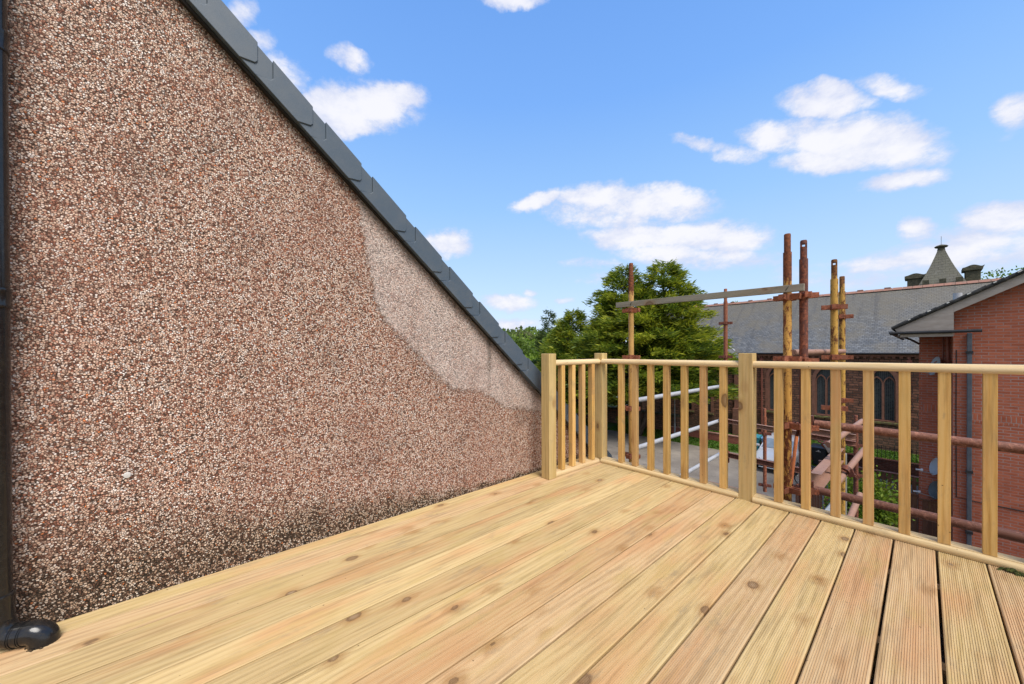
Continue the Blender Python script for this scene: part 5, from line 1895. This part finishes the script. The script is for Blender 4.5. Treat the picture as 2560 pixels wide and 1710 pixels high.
def broadleaf(name, base, H, Rx, label, seed, mat='spring_leaf', nclump=26, per=170, leaf=0.28, group=None, zc=0.58, lacy=0.0, flat=0.75, trunk_r=0.25):
    rs = np.random.RandomState(seed)
    t = thing(name, base, label, 'tree', group)
    bx, by, bz = base
    m = MB()
    m.tube([(bx, by, bz), (bx + 0.1, by, bz + H * 0.3), (bx, by + 0.1, bz + H * 0.62)], [trunk_r, trunk_r * 0.7, trunk_r * 0.3], 8)
    cs = []
    for k in range(nclump):
        v = rs.normal(size=3)
        v /= np.linalg.norm(v)
        rr = rs.uniform(0.45, 0.92)
        c = np.array([bx, by, bz + H * zc]) + v * rr * np.array([Rx, Rx, H * (1 - zc) * 0.92])
        if c[2] < bz + H * 0.18:
            c[2] = bz + H * 0.18
        cs.append(c)
        if k % 3 == 0:
            mid = (np.array([bx, by, bz + H * 0.4]) + c) / 2 + rs.normal(0, 0.2, 3)
            m.tube([(bx, by, bz + H * 0.36), tuple(mid), tuple(c)], [trunk_r * 0.35, trunk_r * 0.2, trunk_r * 0.07], 5)
    m.build('trunk', 'bark', t, smooth=True)
    V, T = [], []
    for c in cs:
        cr = rs.uniform(0.24, 0.42) * Rx
        n = per
        v = rs.normal(size=(n, 3))
        v /= np.linalg.norm(v, axis=1, keepdims=True)
        P = c + v * (rs.uniform(0.25 if not lacy else 0.0, 1.0, n) ** 0.5 * cr)[:, None] * np.array([1, 1, flat])
        dd = v * 0.5 + rs.normal(0, 0.6, (n, 3))
        dd /= np.linalg.norm(dd, axis=1, keepdims=True)
        L = rs.uniform(0.6, 1.3, n) * leaf
        V.append(leaf_faces(P, dd, L, L * 0.6, rs))
        T.append(np.clip(rs.uniform(0.15, 0.8) + rs.normal(0, 0.16, n), 0, 1))
    leaf_obj('crown', np.concatenate(V), np.concatenate(T), mat, t)
    return t


# the big twin-topped conifer
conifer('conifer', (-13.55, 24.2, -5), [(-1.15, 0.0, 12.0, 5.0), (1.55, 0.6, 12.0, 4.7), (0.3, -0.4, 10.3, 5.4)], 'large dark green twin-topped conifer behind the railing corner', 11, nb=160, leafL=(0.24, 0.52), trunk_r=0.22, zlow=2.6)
conifer('conifer', (-18.9, 23.2, -5), [(0.3, 0, 9.0, 4.3), (-1.7, 0.9, 7.9, 3.2)], 'lower rounded yellow-green conifer on the left of the tall one', 12, nb=150, leafL=(0.24, 0.52), trunk_r=0.2, zlow=1.0)
conifer('spruce', (-27.0, 29.5, -5), [(0, 0, 10.2, 2.3)], 'thin dark spruce tip at the far left edge of the conifers', 13, mat='spruce_leaf', nb=60, leafL=(0.25, 0.5), trunk_r=0.15, zlow=1.0)
# woodland on the left skyline: each crown its own tree
wood_spec = [(1252, 60, 812, 6.0, 'broad_leaf', 'dark green tree nearest the roof verge on the wooded skyline'),
             (1290, 75, 826, 6.5, 'spring_leaf', 'bright spring-green tree beside the roof verge on the skyline'),
             (1318, 92, 815, 6.2, 'bare_crown', 'sparse half-bare tree in the middle of the wooded skyline'),
             (1345, 95, 818, 6.0, 'broad_leaf', 'rounded mid-green tree right of the half-bare one'),
             (1375, 70, 830, 5.0, 'spring_leaf', 'pale green tree next to the thin spruce'),
             (1270, 120, 820, 9.0, 'bare_crown', 'pale distant tree at the back of the wooded skyline'),
             (1420, 110, 828, 9.0, 'broad_leaf', 'distant tree mostly hidden behind the conifers')]
for i, (xp, dist, yp, rx_, mt, lb) in enumerate(wood_spec):
    d = pix_dir(xp, 880)
    Yv = dist * d.y / d.length
    c = on_y(xp, yp, Yv)
    H_ = c.z + 5
    broadleaf('broadleaf_tree', (c.x, c.y, -5), H_, rx_, lb, 30 + i, mat=mt, nclump=26, per=150, leaf=0.55, group='trees on the wooded skyline', zc=0.52, trunk_r=0.35)
for i, (xp, dist, yp, rx_) in enumerate(((1322, 42, 892, 2.2), (1345, 38, 905, 1.9), (1300, 45, 872, 2.2))):
    d = pix_dir(xp, 880)
    Yv = dist * d.y / d.length
    c = on_y(xp, yp, Yv)
    broadleaf('broadleaf_tree', (c.x, c.y, -5), c.z + 5, rx_, ['small bright sapling just above the lower verge caps', 'ivy-green bush tree left of the first railing post', 'bright young tree low between verge and spruce'][i],
              50 + i, mat='spring_leaf', nclump=18, per=150, leaf=0.25, group='young trees below the skyline', zc=0.5, trunk_r=0.12)
# far-off wood closing the view beyond the neighbouring roof: reads as one mass
rs_ = np.random.RandomState(91)
V_, T_ = [], []
for k in range(70):
    ang = R(rs_.uniform(-92, -38))
    dist = rs_.uniform(120, 175)
    c_ = np.array([math.sin(ang) * dist, math.cos(ang) * dist, -5 + rs_.uniform(5.5, 8.5)])
    n_ = 420
    v_ = rs_.normal(size=(n_, 3))
    v_ /= np.linalg.norm(v_, axis=1, keepdims=True)
    P_ = c_ + v_ * np.array([6.5, 6.5, 6.0]) * (rs_.uniform(0.4, 1, n_) ** 0.4)[:, None]
    P_[:, 2] = np.maximum(P_[:, 2], -4.9)
    D_ = v_ * 0.4 + rs_.normal(0, 0.6, (n_, 3))
    D_ /= np.linalg.norm(D_, axis=1, keepdims=True)
    L_ = rs_.uniform(0.9, 2.0, n_)
    V_.append(leaf_faces(P_, D_, L_, L_ * 0.7, rs_))
    T_.append(np.clip(rs_.uniform(0.1, 0.8) + rs_.normal(0, 0.15, n_), 0, 1))
o = leaf_obj('woodland', np.concatenate(V_), np.concatenate(T_), 'broad_leaf', None)
tag(o, 'far green wood along the horizon beyond the roof verge', 'woodland', kind='stuff')
# tree tops over the church ridge
c = on_y(1815, 742, 52)
broadleaf('broadleaf_tree', (c.x, c.y, -5), c.z + 5, 2.6, 'bright green tree top peeping over the left end of the church ridge', 61, mat='spring_leaf', nclump=22, per=170, leaf=0.3, zc=0.7, trunk_r=0.2)
c = on_y(2545, 660, 47)
broadleaf('broadleaf_tree', (c.x + 1.0, c.y, -5), c.z + 5.2, 5.6, 'airy spring-leaved tree above the brick house roof at the right edge', 62, mat='spring_leaf', nclump=90, per=110, leaf=0.2, zc=0.74, lacy=1.0, flat=0.3, trunk_r=0.2)


def shrub(name, base, stems, H, spread, label, seed, mat='shrub_leaf', leaf=0.07, nper=170, cat='shrub'):
    rs = np.random.RandomState(seed)
    t = thing(name, base, label, cat)
    bx, by, bz = base
    m = MB()
    V, T = [], []
    for k in range(stems):
        a = rs.uniform(0, 6.28)
        r_ = rs.uniform(0.2, 1.0) * spread
        hh = H * rs.uniform(0.55, 1.0) * (1 - 0.25 * r_ / spread)
        p0 = np.array([bx + rs.normal(0, .1), by + rs.normal(0, .1), bz])
        p2 = np.array([bx + math.cos(a) * r_, by + math.sin(a) * r_, bz + hh])
        p1 = (p0 + p2) / 2 + np.array([0, 0, hh * 0.12])
        m.tube([tuple(p0), tuple(p1), tuple(p2)], [0.014, 0.009, 0.003], 5)
        if nper:
            u = rs.uniform(0.25, 1.02, nper)[:, None]
            P = p0 * (1 - u) ** 2 + p1 * 2 * u * (1 - u) + p2 * u ** 2 + rs.normal(0, 0.10, (nper, 3))
            dd = rs.normal(0, 1, (nper, 3)) + np.array([0, 0, 0.3])
            dd /= np.linalg.norm(dd, axis=1, keepdims=True)
            L = rs.uniform(0.6, 1.3, nper) * leaf
            V.append(leaf_faces(P, dd, L, L * 0.55, rs))
            T.append(np.clip(0.25 + 0.5 * u[:, 0] + rs.normal(0, .2, nper), 0, 1))
    m.build('stems', 'bark' if nper else 'dry_twig', t)
    if nper:
        leaf_obj('foliage', np.concatenate(V), np.concatenate(T), mat, t)
    return t


shrub('shrub', (-1.2, 14.8, -5), 80, 2.75, 0.85, 'bright green leafy shrub behind the right-hand balusters', 71, leaf=0.10, nper=220)
shrub('shrub', (-0.95, 12.6, -5), 40, 1.5, 0.55, 'low darker green shrub at the foot of the bright one', 72)
shrub('bare_shrub', (-0.08, 14.0, -5), 120, 1.15, 0.62, 'tangle of dry bare twigs at the foot of the brick house', 73, nper=0)
shrub('shrub', (-14.6, 24.0, -5), 22, 1.5, 0.5, 'small green bush at the foot of the tall conifer', 74, leaf=0.1)

if __name__ == '__main__':
    print('objects', len(bpy.data.objects), 'faces', sum(len(m.polygons) for m in bpy.data.meshes))
